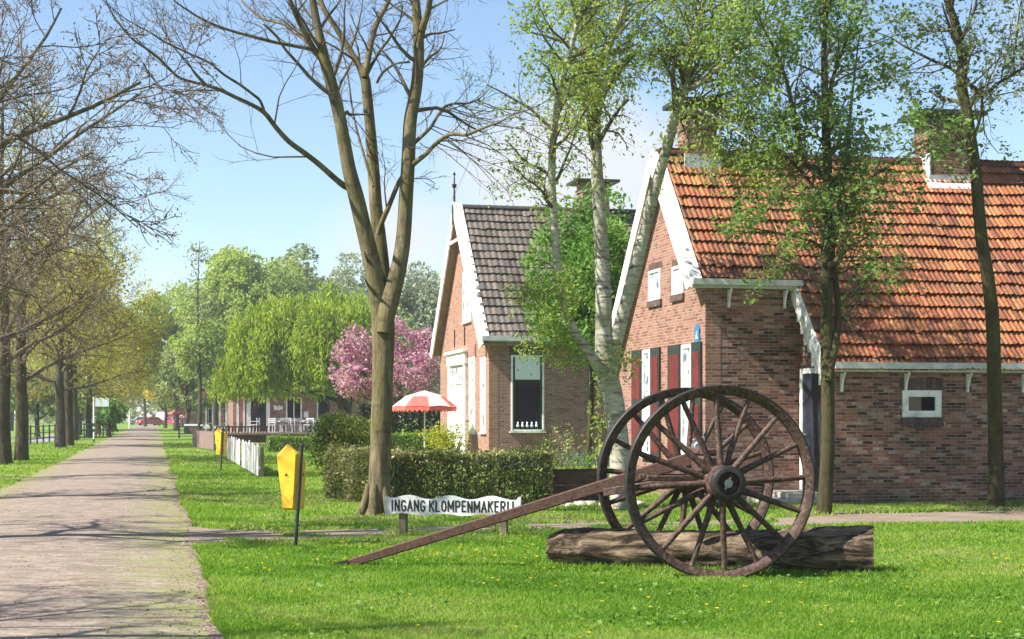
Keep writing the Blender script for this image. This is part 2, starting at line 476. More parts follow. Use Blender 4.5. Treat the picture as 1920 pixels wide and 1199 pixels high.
# ------------------------------------------------------------------ world, sun, camera
SUN_AZ, SUN_EL = math.radians(20), math.radians(46)     # light travels towards +X, a little away from the camera
w = bpy.data.worlds.new('World'); SC.world = w; w.use_nodes = True
wt = w.node_tree; bg = wt.nodes['Background']
sky = wt.nodes.new('ShaderNodeTexSky'); sky.sky_type = 'NISHITA'; sky.sun_disc = False
sky.sun_elevation = SUN_EL; sky.air_density = 1.0; sky.dust_density = .25; sky.ozone_density = 2.4
sx, sy = -math.cos(SUN_AZ), -math.sin(SUN_AZ)
sky.sun_rotation = math.atan2(sx, sy) % (2 * math.pi)
tc = wt.nodes.new('ShaderNodeTexCoord')
cn = wt.nodes.new('ShaderNodeTexNoise'); cn.inputs['Scale'].default_value = 9; cn.inputs['Detail'].default_value = 7; cn.inputs['Roughness'].default_value = .58
wt.links.new(tc.outputs['Generated'], cn.inputs['Vector'])


def wmath(op, a, b=None):
    nd = wt.nodes.new('ShaderNodeMath'); nd.operation = op; nd.use_clamp = op == 'MULTIPLY_ADD'
    for k_, v_ in enumerate((a, b)):
        if v_ is None: continue
        if isinstance(v_, (int, float)): nd.inputs[k_].default_value = v_
        else: wt.links.new(v_, nd.inputs[k_])
    return nd.outputs[0]


tot = None          # a few soft clouds low in the sky
for (cx, cy, cz), size, amt in (((.03, .99, .15), .105, 1.0), ((-.065, .99, .105), .09, .7), ((.5, .86, .2), .3, .7), ((-.5, .86, .3), .3, .5), ((.8, -.4, .4), .5, .7), ((-.7, -.6, .3), .5, .7)):
    mp = wt.nodes.new('ShaderNodeMapping'); mp.inputs['Location'].default_value = (-cx, -cy, -cz * 1.5); mp.inputs['Scale'].default_value = (1, 1, 1.5)
    wt.links.new(tc.outputs['Generated'], mp.inputs['Vector'])
    ln_ = wt.nodes.new('ShaderNodeVectorMath'); ln_.operation = 'LENGTH'; wt.links.new(mp.outputs['Vector'], ln_.inputs[0])
    f_ = wmath('SUBTRACT', 1.0, wmath('DIVIDE', ln_.outputs['Value'], size)); f_ = wmath('MULTIPLY', wmath('MAXIMUM', f_, 0.0), amt)
    tot = f_ if tot is None else wmath('MAXIMUM', tot, f_)
cf_ = wmath('ADD', wmath('MULTIPLY', tot, 1.3), wmath('SUBTRACT', cn.outputs['Fac'], .72)); cr = wt.nodes.new('ShaderNodeValToRGB')
cr.color_ramp.elements[0].position = .05; cr.color_ramp.elements[0].color = (0, 0, 0, 1)
cr.color_ramp.elements[1].position = .6; cr.color_ramp.elements[1].color = (.9, .9, .9, 1)
wt.links.new(cf_, cr.inputs['Fac'])
mx = wt.nodes.new('ShaderNodeMix'); mx.data_type = 'RGBA'; mx.inputs[7].default_value = (4.6, 4.7, 4.9, 1)
wt.links.new(cr.outputs['Color'], mx.inputs[0]); wt.links.new(sky.outputs['Color'], mx.inputs[6]); wt.links.new(mx.outputs[2], bg.inputs['Color'])
bg.inputs['Strength'].default_value = .078

sl = bpy.data.lights.new('sun', 'SUN'); sl.energy = 4.6; sl.angle = math.radians(.53); sl.color = (1, .95, .87)
so = bpy.data.objects.new('sun', sl); COL.objects.link(so)
d = Vector((math.cos(SUN_AZ) * math.cos(SUN_EL), math.sin(SUN_AZ) * math.cos(SUN_EL), -math.sin(SUN_EL)))
so.rotation_euler = d.to_track_quat('-Z', 'Y').to_euler()

cd = bpy.data.cameras.new('camera'); co = bpy.data.objects.new('camera', cd); COL.objects.link(co)
co.location = (0, 0, CAMH); co.rotation_euler = (math.radians(90), 0, 0)
cd.sensor_width = 36; cd.lens = F / 1920 * 36; cd.shift_y = (HZ - 599.5) / 1920; cd.clip_end = 4000; cd.clip_start = .1
SC.camera = co
vs = SC.view_settings
vs.view_transform = 'Standard'; vs.look = 'None'; vs.gamma = 1; vs.use_curve_mapping = False; vs.exposure = 1.36
SC.cycles.use_denoising = True
SC.cycles.max_bounces = 8; SC.cycles.transparent_max_bounces = 8

# ------------------------------------------------------------------ plan of the ground
SLOPE = .2233
TH = math.atan(SLOPE)
U = np.array((-math.sin(TH), math.cos(TH)))      # along the road, away from the camera
V = np.array((math.cos(TH), math.sin(TH)))       # across it, to the right


def vnoise(x, y=0.0, s=1.0, seed=0):
    """cheap smooth 2-D value noise, -1..1 (numpy)"""
    x = np.asarray(x, dtype=float) / s + 37.1 * seed; y = np.asarray(y, dtype=float) / s + 11.7 * seed
    return (np.sin(x * 1.7 + 1.3 * np.sin(y * 1.1 + seed)) + np.sin(y * 2.1 + 1.7 * np.sin(x * .9 + 2)) + np.sin((x + y) * 3.3 + seed) * .5) / 2.5


def road_r(Y):
    return -2.02 - SLOPE * (Y - 11.46) + .08 * vnoise(Y, 0, 2.2, 1) + .025 * vnoise(Y, 0, .5, 2)


def road_l(Y):
    return -2.02 - SLOPE * (Y - 11.46) - 3.85 + .10 * vnoise(Y, 0, 1.6, 3) + .05 * vnoise(Y, 0, .4, 4)


def path_n(X):      # near edge of the dirt path
    return 20.0 + SLOPE * (X + 4.1) + 1.1 * np.clip((X + 2.8), 0, 3) / 3 + .12 * vnoise(X, 0, .9, 5) + .06 * vnoise(X, 0, .3, 6) - 1.3 * np.exp(-np.clip(X + 4.3, 0, 9) / .55)


def path_f(X):
    return 22.0 + SLOPE * (X + 4.1) + .55 * np.clip((X + 2.8), 0, 3) / 3 + .14 * vnoise(X, 0, 1.1, 7) + .06 * vnoise(X, 0, .3, 8) + 1.0 * np.exp(-np.clip(X + 4.6, 0, 9) / .5) + .45 * np.clip(X - 3, 0, 3)


gm = MB(); gm.add([(-700, -60, 0), (700, -60, 0), (700, 900, 0), (-700, 900, 0)], [(0, 1, 2, 3)])
tag(gm.build('ground', M['ground']), kind='structure')

ys = np.concatenate((np.arange(-20, 60, .2), np.arange(60, 340, 1.5)))
nx = 13
vv, ff, tt = [], [], []
for Y in ys:
    a, b = float(road_l(Y)), float(road_r(Y))
    for i in range(nx):
        q = i / (nx - 1); vv.append((a + (b - a) * q, Y, .004 + .05 * math.sin(math.pi * q)))
        tt.append(max(0, 1 - min(q * 1.6, 1 - q) / .3) * .9 + .08)
n = nx
ff = [(k * n + i, k * n + i + 1, (k + 1) * n + i + 1, (k + 1) * n + i) for k in range(len(ys) - 1) for i in range(n - 1)]
o = np_mesh('road', vv, ff, M['road'], tint=tt, smooth=True); tag(o, kind='structure')
xs = np.arange(-4.9, 16, .15)
vv = []
for X in xs:
    vv += [(X, float(path_n(X)), .008), (X, float(path_f(X)), .008)]
o = np_mesh('path', vv, [(2 * i, 2 * i + 2, 2 * i + 3, 2 * i + 1) for i in range(len(xs) - 1)], M['dirt']); tag(o, kind='structure')
ys2 = np.arange(40, 150, 2.0); vv = []
for Y in ys2:
    vv += [(-2.02 - SLOPE * (Y - 11.46) - 3.85 - 5.6, Y, .006), (-2.02 - SLOPE * (Y - 11.46) - 3.85 - 3.1, Y, .006)]
o = np_mesh('cycle_path', vv, [(2 * i, 2 * i + 1, 2 * i + 3, 2 * i + 2) for i in range(len(ys2) - 1)], M['asphalt']); tag(o, kind='structure')
sr = np.random.default_rng(55)
for cx_, cy_, rx_, ry_ in ((-2.55, 24.75, 1.5, .95), (-1.95, 17.05, .5, .2), (.9, 24.6, 1.3, .8), (5.1, 25.9, .8, .7), (8.4, 27.7, .9, .8), (1.9, 27.2, .8, .6)):
    n_ = 48; vv = [(cx_, cy_, .005)]
    for k in range(n_):
        a = 2 * math.pi * k / n_; q = 1 + .22 * float(vnoise(a * 2.2, cx_, 1, 4)) + .12 * float(vnoise(a * 7, cy_, 1, 5)); vv.append((cx_ + rx_ * q * math.cos(a), cy_ + ry_ * q * math.sin(a), .005))
    tag(np_mesh('soil', vv, [(0, k + 1, (k + 1) % n_ + 1) for k in range(n_)], M['soil']), kind='structure')
eb = np.random.default_rng(56); m = MB(); Y_ = 9.0
while Y_ < 48:
    dy = .105 + eb.uniform(0, .012)
    if not (19.4 < Y_ < 23.2) and eb.random() < .8:
        x_ = float(road_r(Y_)) - .06 + eb.normal(0, .012); w_ = .2 + eb.normal(0, .012); z_ = .006 + eb.uniform(0, .008)
        m.add([(x_ - w_ / 2, Y_ + .02, -.02), (x_ + w_ / 2, Y_ - .02, -.02), (x_ + w_ / 2, Y_ + .075, -.02), (x_ - w_ / 2, Y_ + .115, -.02), (x_ - w_ / 2, Y_ + .02, z_ + eb.normal(0, .002)), (x_ + w_ / 2, Y_ - .02, z_ + eb.normal(0, .002)), (x_ + w_ / 2, Y_ + .075, z_), (x_ - w_ / 2, Y_ + .115, z_)], [(4, 5, 6, 7), (0, 1, 5, 4), (1, 2, 6, 5), (2, 3, 7, 6), (3, 0, 4, 7)])
    Y_ += dy
tag(m.build('kerb', worn('edging_brick', (.15, .11, .085), (.3, .23, .185), 8, .9, .15, bump=.5)), kind='structure')
# side paving in front of the terrace, off the road
a0 = np.array((float(road_r(84)), 84.0)); q = MB()
c = [a0, a0 + V * 9, a0 + V * 9 + U * 7, a0 + U * 7]
q.add([(p[0], p[1], .006) for p in c], [(0, 1, 2, 3)])
tag(q.build('pavement', M['dirt']), kind='structure')

# ------------------------------------------------------------------ houses
def house_frame(O):
    O = np.array(O)

    def ypx(px, x=0.0):          # local y (along U) of the vertical at picture column px, on the local plane x
        k = (px - 960) / F
        A = O + x * V
        return (k * A[1] - A[0]) / (U[0] - k * U[1])

    def xpx(px, y=0.0):
        k = (px - 960) / F
        A = O + y * U
        return (k * A[1] - A[0]) / (V[0] - k * V[1])

    def zpx(py, x, y):
        Yw = (O + x * V + y * U)[1]
        return CAMH - (py - HZ) / F * Yw
    return ypx, xpx, zpx


def tile_roof(name, x0, x1, ylo, zlo, yhi, zhi, nrow, wave, mat, parent, seed=1, cut=None, amp=.022):
    """pantiles from the eave (ylo, zlo) up to the ridge (yhi, zhi); cut(s) -> lower x limit at row s in 0..1"""
    r = np.random.default_rng(seed)
    L = math.hypot(yhi - ylo, zhi - zlo); dy, dz = (yhi - ylo) / L, (zhi - zlo) / L
    ny, nz = (-dz, dy) if dy > 0 else (dz, -dy)
    K = 6
    V_, F_, T_ = [], [], []
    prof = np.array([.0, .34, .95, 1.0, .62, .15]) * amp
    for row in range(nrow):
        xa = x0 if cut is None else cut((row + .5) / nrow)
        nt = max(1, int(round((x1 - xa) / wave)))
        s0, s1 = L * row / nrow, L * (row + 1) / nrow
        base = len(V_)
        jit = r.normal(0, .006, nt + 1); tl = np.clip(r.beta(2.2, 2.2, nt + 1), 0, 1); js = r.normal(0, .005, nt + 1) - (r.random(nt + 1) < .02) * .05
        cols = nt * K + 1
        for line, (s, h) in enumerate(((s0 + .004, .06), (s0, .076), (s1 + .12, .006))):
            for c in range(cols):
                ti = c // K; xw = xa + c * wave / K
                hh = h + prof[c % K] + jit[ti] + .014 * math.sin(xw * 1.3 + s * .7 + seed) + .008 * math.sin(xw * 3.1 - s * 2.1)
                ss = s + (js[ti] if line < 2 else 0) + .012 * math.sin(xw * .9 + row * 1.7)
                V_.append((xa + c * wave / K, ylo + dy * ss + ny * hh, zlo + dz * ss + nz * hh))
        for line in range(2):
            for c in range(cols - 1):
                a = base + line * cols + c
                F_.append((a, a + 1, a + cols + 1, a + cols)); T_.append(tl[c // K])
    o = np_mesh(name, V_, F_, mat, parent, tint=T_, smooth=False, tint_domain='FACE')
    return o


def window_x(parent, x0, x1, z0, z1, y, fw=.07, sill=True, pane='glass', mullion=0, rail=None, out=-1):
    """window in a wall that faces local -y (out=-1)"""
    m = MB(); p = .035
    m.box(x0, x0 + fw, y - p, y + .05, z0, z1); m.box(x1 - fw, x1, y - p, y + .05, z0, z1)
    m.box(x0 + fw, x1 - fw, y - p + .002, y + .05, z1 - fw, z1); m.box(x0 + fw, x1 - fw, y - p + .002, y + .05, z0, z0 + fw)
    for k in range(mullion):
        xm = x0 + (x1 - x0) * (k + 1) / (mullion + 1); m.box(xm - .03, xm + .03, y - p + .006, y + .04, z0 + fw, z1 - fw)
    if rail: m.box(x0 + fw, x1 - fw, y - p + .008, y + .04, rail - .025, rail + .025)
    wn = m.build('window', M['white'], parent, bevel=.006)
    MB().box(x0 + fw - .005, x1 - fw + .005, y - .006, y + .03, z0 + fw - .005, z1 - fw + .005).build('pane', M[pane], wn)
    if sill: MB().box(x0 - .05, x1 + .05, y - .09, y + .02, z0 - .05, z0 - .002).build('sill', M['white'], wn)
    return wn


def window_y(parent, y0, y1, z0, z1, x, fw=.07, sill=None, pane='glass', rail=None):
    """window in a wall that faces local -x"""
    m = MB(); p = .035
    m.box(x - p, x + .05, y0, y0 + fw, z0, z1); m.box(x - p, x + .05, y1 - fw, y1, z0, z1)
    m.box(x - p + .002, x + .05, y0 + fw, y1 - fw, z1 - fw, z1); m.box(x - p + .002, x + .05, y0 + fw, y1 - fw, z0, z0 + fw)
    if rail: m.box(x - p + .008, x + .04, y0 + fw, y1 - fw, rail - .03, rail + .03)
    wn = m.build('window', M['white'], parent, bevel=.006)
    MB().box(x - .006, x + .03, y0 + fw - .005, y1 - fw + .005, z0 + fw - .005, z1 - fw + .005).build('pane', M[pane], wn)
    if sill: MB().box(x - .08, x + .02, y0 - .05, y1 + .05, z0 - .06, z0 - .002).build('sill', sill, wn)
    return wn


def chimney(parent, x0, x1, y0, y1, zb, z1, capw, brick, cap_on_posts=False):
    m = MB(); m.box(x0, x1, y0, y1, zb, z1)
    m.box(x0 - .04, x1 + .04, y0 - .04, y1 + .04, z1 - .32, z1 - .2)
    c = m.build('chimney', brick, parent)
    k = MB()
    if cap_on_posts:
        for xx in (x0 + .06, x1 - .06):
            for yy in (y0 + .06, y1 - .06): k.box(xx - .05, xx + .05, yy - .05, yy + .05, z1 + .001, z1 + .16)
        k.box(x0 - capw, x1 + capw, y0 - capw, y1 + capw, z1 + .161, z1 + .25)
    else:
        k.box(x0 - capw, x1 + capw, y0 - capw, y1 + capw, z1 + .001, z1 + .09)
    k.build('chimney_cap', M['black_green'], parent)
    return c


# --- the farmhouse on the right
FO = np.array((5.7, 28.6)); ypx, xpx, zpx = house_frame(FO)
fh = empty('brick_farmhouse', (FO[0], FO[1], 0), TH, 'brown brick farmhouse with a steep orange pantile roof and red shutters behind the cart', 'house')
RY, RZ, EZ, SB = 3.76, 6.76, 2.50, 1.40          # ridge, barn eave height, set-back of the front part
SL = (RZ - EZ) / RY; GX = -1.87; LY = 7.0; XE = 15.0
zr = lambda y: EZ + SL * y if y <= RY else RZ - SL * (y - RY)
# barn walls (facing the camera, behind, right end) and the set-back side wall of the front part
m = MB()
m.prism([(0, 0), (XE, 0), (XE, .3), (0, .3)], 'z', 0, EZ - .02)
m.prism([(GX + .3, SB), (0, SB), (0, SB + .3), (GX + .3, SB + .3)], 'z', 0, zr(SB) - .02)
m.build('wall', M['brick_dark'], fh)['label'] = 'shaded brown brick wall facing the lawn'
m = MB()    # return wall with the door, facing the road
m.prism([(.3, 0.0), (SB, 0.0), (SB, zr(SB) - .05), (.3, zr(.3) - .05)], 'x', .004, .3)
m.prism([(0.001, 0.0), (.3, 0.0), (.3, zr(.3) - .05), (0.001, EZ - .03)], 'x', -.004, .002)
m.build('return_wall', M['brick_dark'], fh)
m = MB()    # gable
lz = zr(LY)
m.prism([(SB - .004, 0), (LY, 0), (LY, lz - .08), (RY, RZ - .1), (SB - .004, zr(SB) - .08)], 'x', GX, GX + .3)
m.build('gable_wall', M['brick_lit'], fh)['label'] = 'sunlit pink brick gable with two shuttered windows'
m = MB(); m.box(GX + .3, XE, LY - .3, LY, 0, lz - .1); m.prism([(.3, 0), (LY - .3, 0), (RY, RZ - .1)], 'x', XE - .3, XE)
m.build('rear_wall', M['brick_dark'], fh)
# roof : barn + front part on the visible slope, plus the rear slope
OV = .27
yE, zE = -.2, EZ - SL * .2 + .1
nrow = 18; rise = (RY - yE)
cut = lambda s: -.14 if yE + rise * s < SB - .1 else GX - OV + .2
rf = tile_roof('roof', 0, XE, yE, zE, RY, RZ + .06, nrow, .105, M['tile_red'], fh, 3, cut)
b_ = tile_roof('rear_roof', GX - OV + .12, XE, LY + .25, lz - SL * .25 + .1, RY, RZ + .06, 14, .118, M['tile_red'], fh, 4)
m = MB()
for k in range(int((XE - GX + OV) / .36)):
    xa = GX - OV + .08 + k * .36
    m.prism([(RY + .13 * math.cos(w_), RZ + .04 + .11 * math.sin(w_)) for w_ in np.linspace(0, math.pi, 9)], 'x', xa, xa + .385 - (.012 if k % 2 else 0))
m.build('ridge_tiles', M['tile_red'], rf)
m = MB()      # boarding under the tiles
m.add([(-.12, -.03, zr(-.03) - .08), (XE, -.03, zr(-.03) - .08), (XE, RY, RZ - .03), (-.12, RY, RZ - .03), (-.12, SB, zr(SB) - .03)], [(0, 1, 2, 3, 4)])
m.add([(GX - OV, SB - .04, zr(SB - .04) - .05), (-.12, SB - .04, zr(SB - .04) - .05), (-.12, RY, RZ - .028), (GX - OV, RY, RZ - .028)], [(0, 1, 2, 3)])
m.add([(GX - OV, LY + .25, lz - SL * .25), (XE, LY + .25, lz - SL * .25), (XE, RY, RZ - .03), (GX - OV, RY, RZ - .03)], [(0, 1, 2, 3)])
m.build('soffit', M['soffit'], fh)
# white verge boards
def verge(y0, z0, y1, z1, xo, wd, mat='white', th=.035, up=.1, taper=0):
    L = math.hypot(y1 - y0, z1 - z0); ny_, nz_ = -(z1 - z0) / L, (y1 - y0) / L
    if nz_ < 0: ny_, nz_ = -ny_, -nz_
    tcut = max(0, nz_ * wd - .04) / (abs(z1 - z0) / L)
    mm = MB()
    mm.prism([(y0 + ny_ * up, z0 + nz_ * up), (y1 + ny_ * up, z1 + nz_ * up), (y1 - ny_ * wd, z1 - nz_ * wd), (y0 - ny_ * wd + tcut * (y1 - y0) / L, z0 - nz_ * wd + tcut * (z1 - z0) / L)], 'x', xo - th, xo)
    mm.box(xo - th - .02, xo + .1, min(y0, y1), min(y0, y1) + .001, z0, z0 + .001)
    return mm
q = verge(SB - .1, zr(SB - .1), RY + .03, RZ + .03, GX - OV, .24); q.build('verge_board', M['white_peel'], fh)
m = MB(); m.beam((GX - OV + .08, SB - .1, zr(SB - .1) + .125), (GX - OV + .08, RY - .05, RZ + .07), .2, .03); m.build('verge_cap', M['white_peel'], fh)
q = verge(LY + .25, lz - SL * .25, RY - .03, RZ + .03, GX - OV - .001, .2); q.build('verge_board', M['white_peel'], fh)
q = verge(-.2, zE - .08, SB + .02, zr(SB + .02) - .02, -.14, .2, th=.04, up=.12); q.build('verge_board', M['white_peel'], fh)['label'] = 'short peeling white board over the door'
# jagged boarding below the short verge
m = MB()
for k in range(7):
    yy = .1 + k * .17
    m.box(-.12, -.09, yy, yy + .16, zr(yy) - .42 - .12 * rnd.random(), zr(yy) - .12)
m.build('cladding', M['white_peel'], fh)
m = MB(); m.box(-.02, XE, -.16, -.04, EZ - .115, EZ + .0); m.box(-.02, XE, -.26, -.14, EZ - .06, EZ + .055)
m.build('gutter', M['gutter'], fh)
m = MB(); zs = zr(SB); m.box(GX - .3, -.06, SB - .16, SB - .03, zs - .13, zs - .01); m.box(GX - .32, -.05, SB - .27, SB - .14, zs - .08, zs + .03)
m.build('gutter', M['gutter'], fh)
for bx_, by_, bz_ in [(xpx(px), 0, EZ - .12) for px in (1577, 1697, 1813, 1917)] + [(x_, SB, zs - .13) for x_ in (GX + .45, GX + 1.55)]:
    mm = MB()
    pr = [Vector((bx_, by_ - .03, bz_ - .34)), Vector((bx_, by_ - .05, bz_ - .2)), Vector((bx_, by_ - .1, bz_ - .09)), Vector((bx_, by_ - .17, bz_ - .01))]
    for a_, c_ in zip(pr, pr[1:]): mm.beam(a_, c_, .04, .035, up=(1, 0, 0))
    mm.box(bx_ - .02, bx_ + .02, by_ - .05, by_ + .01, bz_ - .35, bz_ - .02)
    mm.build('gutter_bracket', M['white'], fh)
# small barn window with brick sill and soldier course
xa, xb = xpx(1691), xpx(1764); za, zb = zpx(783, xa, 0), zpx(732, xa, 0)
wn = window_x(fh, xa, xb, za, zb, 0, fw=.12, sill=False)
MB().box(xa - .02, xb + .02, -.07, .02, za - .17, za - .004).build('sill', M['brick_sill'], wn)
MB().box(xa - .05, xb + .05, -.005, .02, zb + .004, zb + .22).build('lintel', M['brick_sill'], wn)
# door in the return wall
dz = zpx(690, 0, .7); m = MB()
m.box(-.03, .02, .12, .2, .22, dz); m.box(-.03, .02, 1.24, 1.36, .22, dz); m.box(-.028, .02, .2, 1.24, dz - .1, dz)
dr = m.build('door', M['white'], fh, bevel=.005)
MB().box(-.012, .02, .2, 1.24, .24, dz - .1).build('door_leaf', M['navy'], dr)
m = MB(); m.cyl((-.05, 1.12, 1.25), (-.012, 1.12, 1.25), .02, n=8); m.cyl((-.05, 1.14, 1.25), (-.05, 1.02, 1.25), .012, n=8); m.build('handle', M['steel'], dr)
m = MB(); m.box(-1.1, -.03, .1, 1.3, .0, .11); m.box(-.75, -.032, .2, 1.25, .11, .22); m.build('doorstep', M['stone'], fh, bevel=.015)
m = MB(); m.box(-.02, .0, .05, SB, dz + .004, dz + .06); m.build('door_lintel', M['brick_sill'], fh)
# gable windows and shutters
for s0, w0, w1, s1, tl, tr in ((1187, 1206, 1222, 1240, 657, 649), (1255, 1279, 1299, 1318, 648, 640)):
    ya, yb, yc, yd = ypx(s0, GX), ypx(w0, GX), ypx(w1, GX), ypx(s1, GX)       # far ... near
    zt = zpx(tl + 3, GX, ya); zb = .78
    window_y(fh, yc + .02, yb - .02, zb, zt, GX, fw=.075, sill=M['stone'], pane='glass_pale', rail=zb + (zt - zb) * .62)
    for p_, q_ in ((yb, ya), (yd, yc)):
        mm = MB(); lo, hi = min(p_, q_), max(p_, q_)
        mm.box(GX - .045, GX - .005, lo + .02, hi - .02, zb - .02, zt + .02, 0)
        e = .075
        mm.box(GX - .052, GX - .046, lo + .02 + e, hi - .02 - e, zb + .08, zb + (zt - zb) * .48, 1)
        mm.box(GX - .052, GX - .046, lo + .02 + e, hi - .02 - e, zb + (zt - zb) * .54, zt - .16, 1)
        mm.build('shutter', [M['black_green'], M['red_paint']], fh)
for p0, p1, t0, t1 in ((1218, 1240, 503, 561), (1262, 1282, 496, 550)):
    ya, yb = ypx(p1, GX), ypx(p0, GX)
    wn = window_y(fh, ya, yb, zpx(t1, GX, ya), zpx(t0, GX, ya), GX, fw=.06, pane='glass_pale')
    MB().box(GX - .05, GX + .01, ya - .06, yb + .06, zpx(t1, GX, ya) - .13, zpx(t1, GX, ya) - .003).build('sill', M['brick_sill'], wn)
    MB().box(GX - .004, GX + .01, ya - .06, yb + .06, zpx(t0, GX, ya) + .003, zpx(t0, GX, ya) + .14).build('lintel', M['brick_sill'], wn)
yc = ypx(1309, GX); zc = zpx(628, GX, yc)
m = MB(); m.prism([(yc - .15, zc + .1), (yc - .12, zc + .03), (yc - .15, zc - .16), (yc, zc - .22), (yc + .15, zc - .16), (yc + .12, zc + .03), (yc + .15, zc + .1), (yc + .05, zc + .2), (yc - .05, zc + .2)][::-1], 'x', GX - .03, GX - .01)
sh = m.build('house_shield', M['blue'], fh)
MB().prism([(yc - .07, zc - .08), (yc + .07, zc - .08), (yc, zc + .08)], 'x', GX - .036, GX - .031).build('shield_mark', M['pale_blue'], sh)
# chimneys
xc0, xc1 = xpx(1727, RY), xpx(1800, RY)
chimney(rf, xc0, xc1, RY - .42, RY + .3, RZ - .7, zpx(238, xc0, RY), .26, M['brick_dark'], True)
m = MB(); yb = RY - .43
m.box(xc0 - .05, xc1 + .05, yb - .02, yb - .001, zr(yb) + .05, zr(yb) + .24)
m.add([(xc0 - .14, yb - .2, zr(yb - .2) + .17), (xc1 + .14, yb - .2, zr(yb - .2) + .17), (xc1 + .14, yb - .0, zr(yb) + .17), (xc0 - .14, yb - .0, zr(yb) + .17)], [(0, 1, 2, 3)])
m.box(xc0 - .03, xc0 - .002, yb, RY + .1, zr(yb) + .05, RZ + .2)
m.build('flashing', M['lead'], rf)
xg = GX + .35
chimney(rf, xg, xg + .62, RY - .3, RY + .3, RZ - .5, zpx(215, xg, RY), .24, M['brick_dark'], True)
m = MB(); m.box(xg - .06, xg + .7, RY - .33, RY - .301, RZ - .3, RZ + .02); m.build('flashing', M['lead'], rf)

# --- the grey roofed house
GO = np.array((-.72, 50.0)); ypx, xpx, zpx = house_frame(GO)
gh = empty('village_house', (GO[0], GO[1], 0), TH, 'red brick house with a grey tiled roof, white verge boards and a tall spire finial', 'house')
RY2, RZ2, EZ2, LX = 4.36, 8.62, 4.1, 10.0
SL2 = (RZ2 - EZ2) / RY2; W2 = 2 * RY2
m = MB(); m.box(.3, LX, 0, .3, 0, EZ2 - .05); m.box(LX - .3, LX, .3, W2, 0, EZ2 - .05); m.box(.3, LX - .3, W2 - .3, W2, 0, EZ2 - .05)
m.build('wall', M['brick_grey'], gh)
m = MB(); m.prism([(-.004, 0), (W2, 0), (W2, EZ2 - .1), (RY2, RZ2 - .12), (-.004, EZ2 - .1)], 'x', 0, .3); m.build('gable_wall', M['brick_front'], gh)['label'] = 'sunlit orange brick gable with white door surround'
m = MB(); m.box(.0, LX, -.03, -.004, 0, .42); m.box(-.03, -.001, -.03, W2, 0, .4); m.build('plinth', M['plinth'], gh)
OV2 = .27
rg = tile_roof('roof', -OV2 + .1, LX, -.3, EZ2 - SL2 * .3 + .14, RY2, RZ2 + .04, 17, .2, M['tile_grey'], gh, 5)
tile_roof('rear_roof', -OV2 + .1, LX, W2 + .3, EZ2 - SL2 * .3 + .14, RY2, RZ2 + .04, 17, .2, M['tile_grey'], gh, 6)
m = MB()
for k in range(27):
    xa = -OV2 + .08 + k * .38
    m.prism([(RY2 + .15 * math.cos(w_), RZ2 + .03 + .12 * math.sin(w_)) for w_ in np.linspace(0, math.pi, 9)], 'x', xa, xa + .4 - (.014 if k % 2 else 0))
m.build('ridge_tiles', M['tile_grey'], rg)
m = MB()
m.add([(-OV2, -.3, EZ2 - SL2 * .3), (LX, -.3, EZ2 - SL2 * .3), (LX, RY2, RZ2 - .06), (-OV2, RY2, RZ2 - .06)], [(0, 1, 2, 3)])
m.add([(-OV2, W2 + .3, EZ2 - SL2 * .3), (LX, W2 + .3, EZ2 - SL2 * .3), (LX, RY2, RZ2 - .061), (-OV2, RY2, RZ2 - .061)], [(0, 1, 2, 3)])
m.build('soffit', M['soffit'], gh)
q = verge(-.36, EZ2 - SL2 * .36, RY2 + .1, RZ2 + .16, -OV2, .26, th=.05, up=.14); q.build('verge_board', M['white'], gh)
q = verge(W2 + .36, EZ2 - SL2 * .36, RY2 - .1, RZ2 + .16, -OV2 - .001, .24, th=.05, up=.14); q.build('verge_board', M['white'], gh)
m = MB(); m.beam((-OV2 + .08, -.34, EZ2 - SL2 * .34 + .2), (-OV2 + .08, RY2, RZ2 + .2), .3, .03); m.build('verge_cap', M['white'], gh)
m = MB(); m.box(-.05, LX, -.2, -.03, EZ2 - .3, EZ2 - .17); m.box(-.3, LX, -.42, -.26, EZ2 - .17, EZ2 - .02); m.build('gutter', M['gutter'], gh)
m = MB(); m.cyl((-OV2 - .02, RY2, RZ2 + .0), (-OV2 - .02, RY2, RZ2 + 1.15), .045, .02, 8); m.lathe([(.0, -.06), (.09, -.03), (.06, .02), (.1, .06), (.0, .1)], (-OV2 - .02, RY2, RZ2 + .75), n=10)
m.lathe([(.02, 0), (.055, .03), (.0, .14)], (-OV2 - .02, RY2, RZ2 + 1.12), n=8)
m.box(-OV2 - .1, -OV2 - .055, RY2 - .06, RY2 + .06, RZ2 - .55, RZ2 + .12); m.build('finial', M['bark_dark'], gh)
m = MB(); m.beam((-OV2, RY2 - .75, RZ2 - 1.1), (-OV2, RY2 + .75, RZ2 - 1.1), .06, .1); m.box(-OV2 + .05, -.001, RY2 - .08, RY2 + .08, RZ2 - .5, RZ2 - .3); m.build('collar_beam', M['white'], gh)
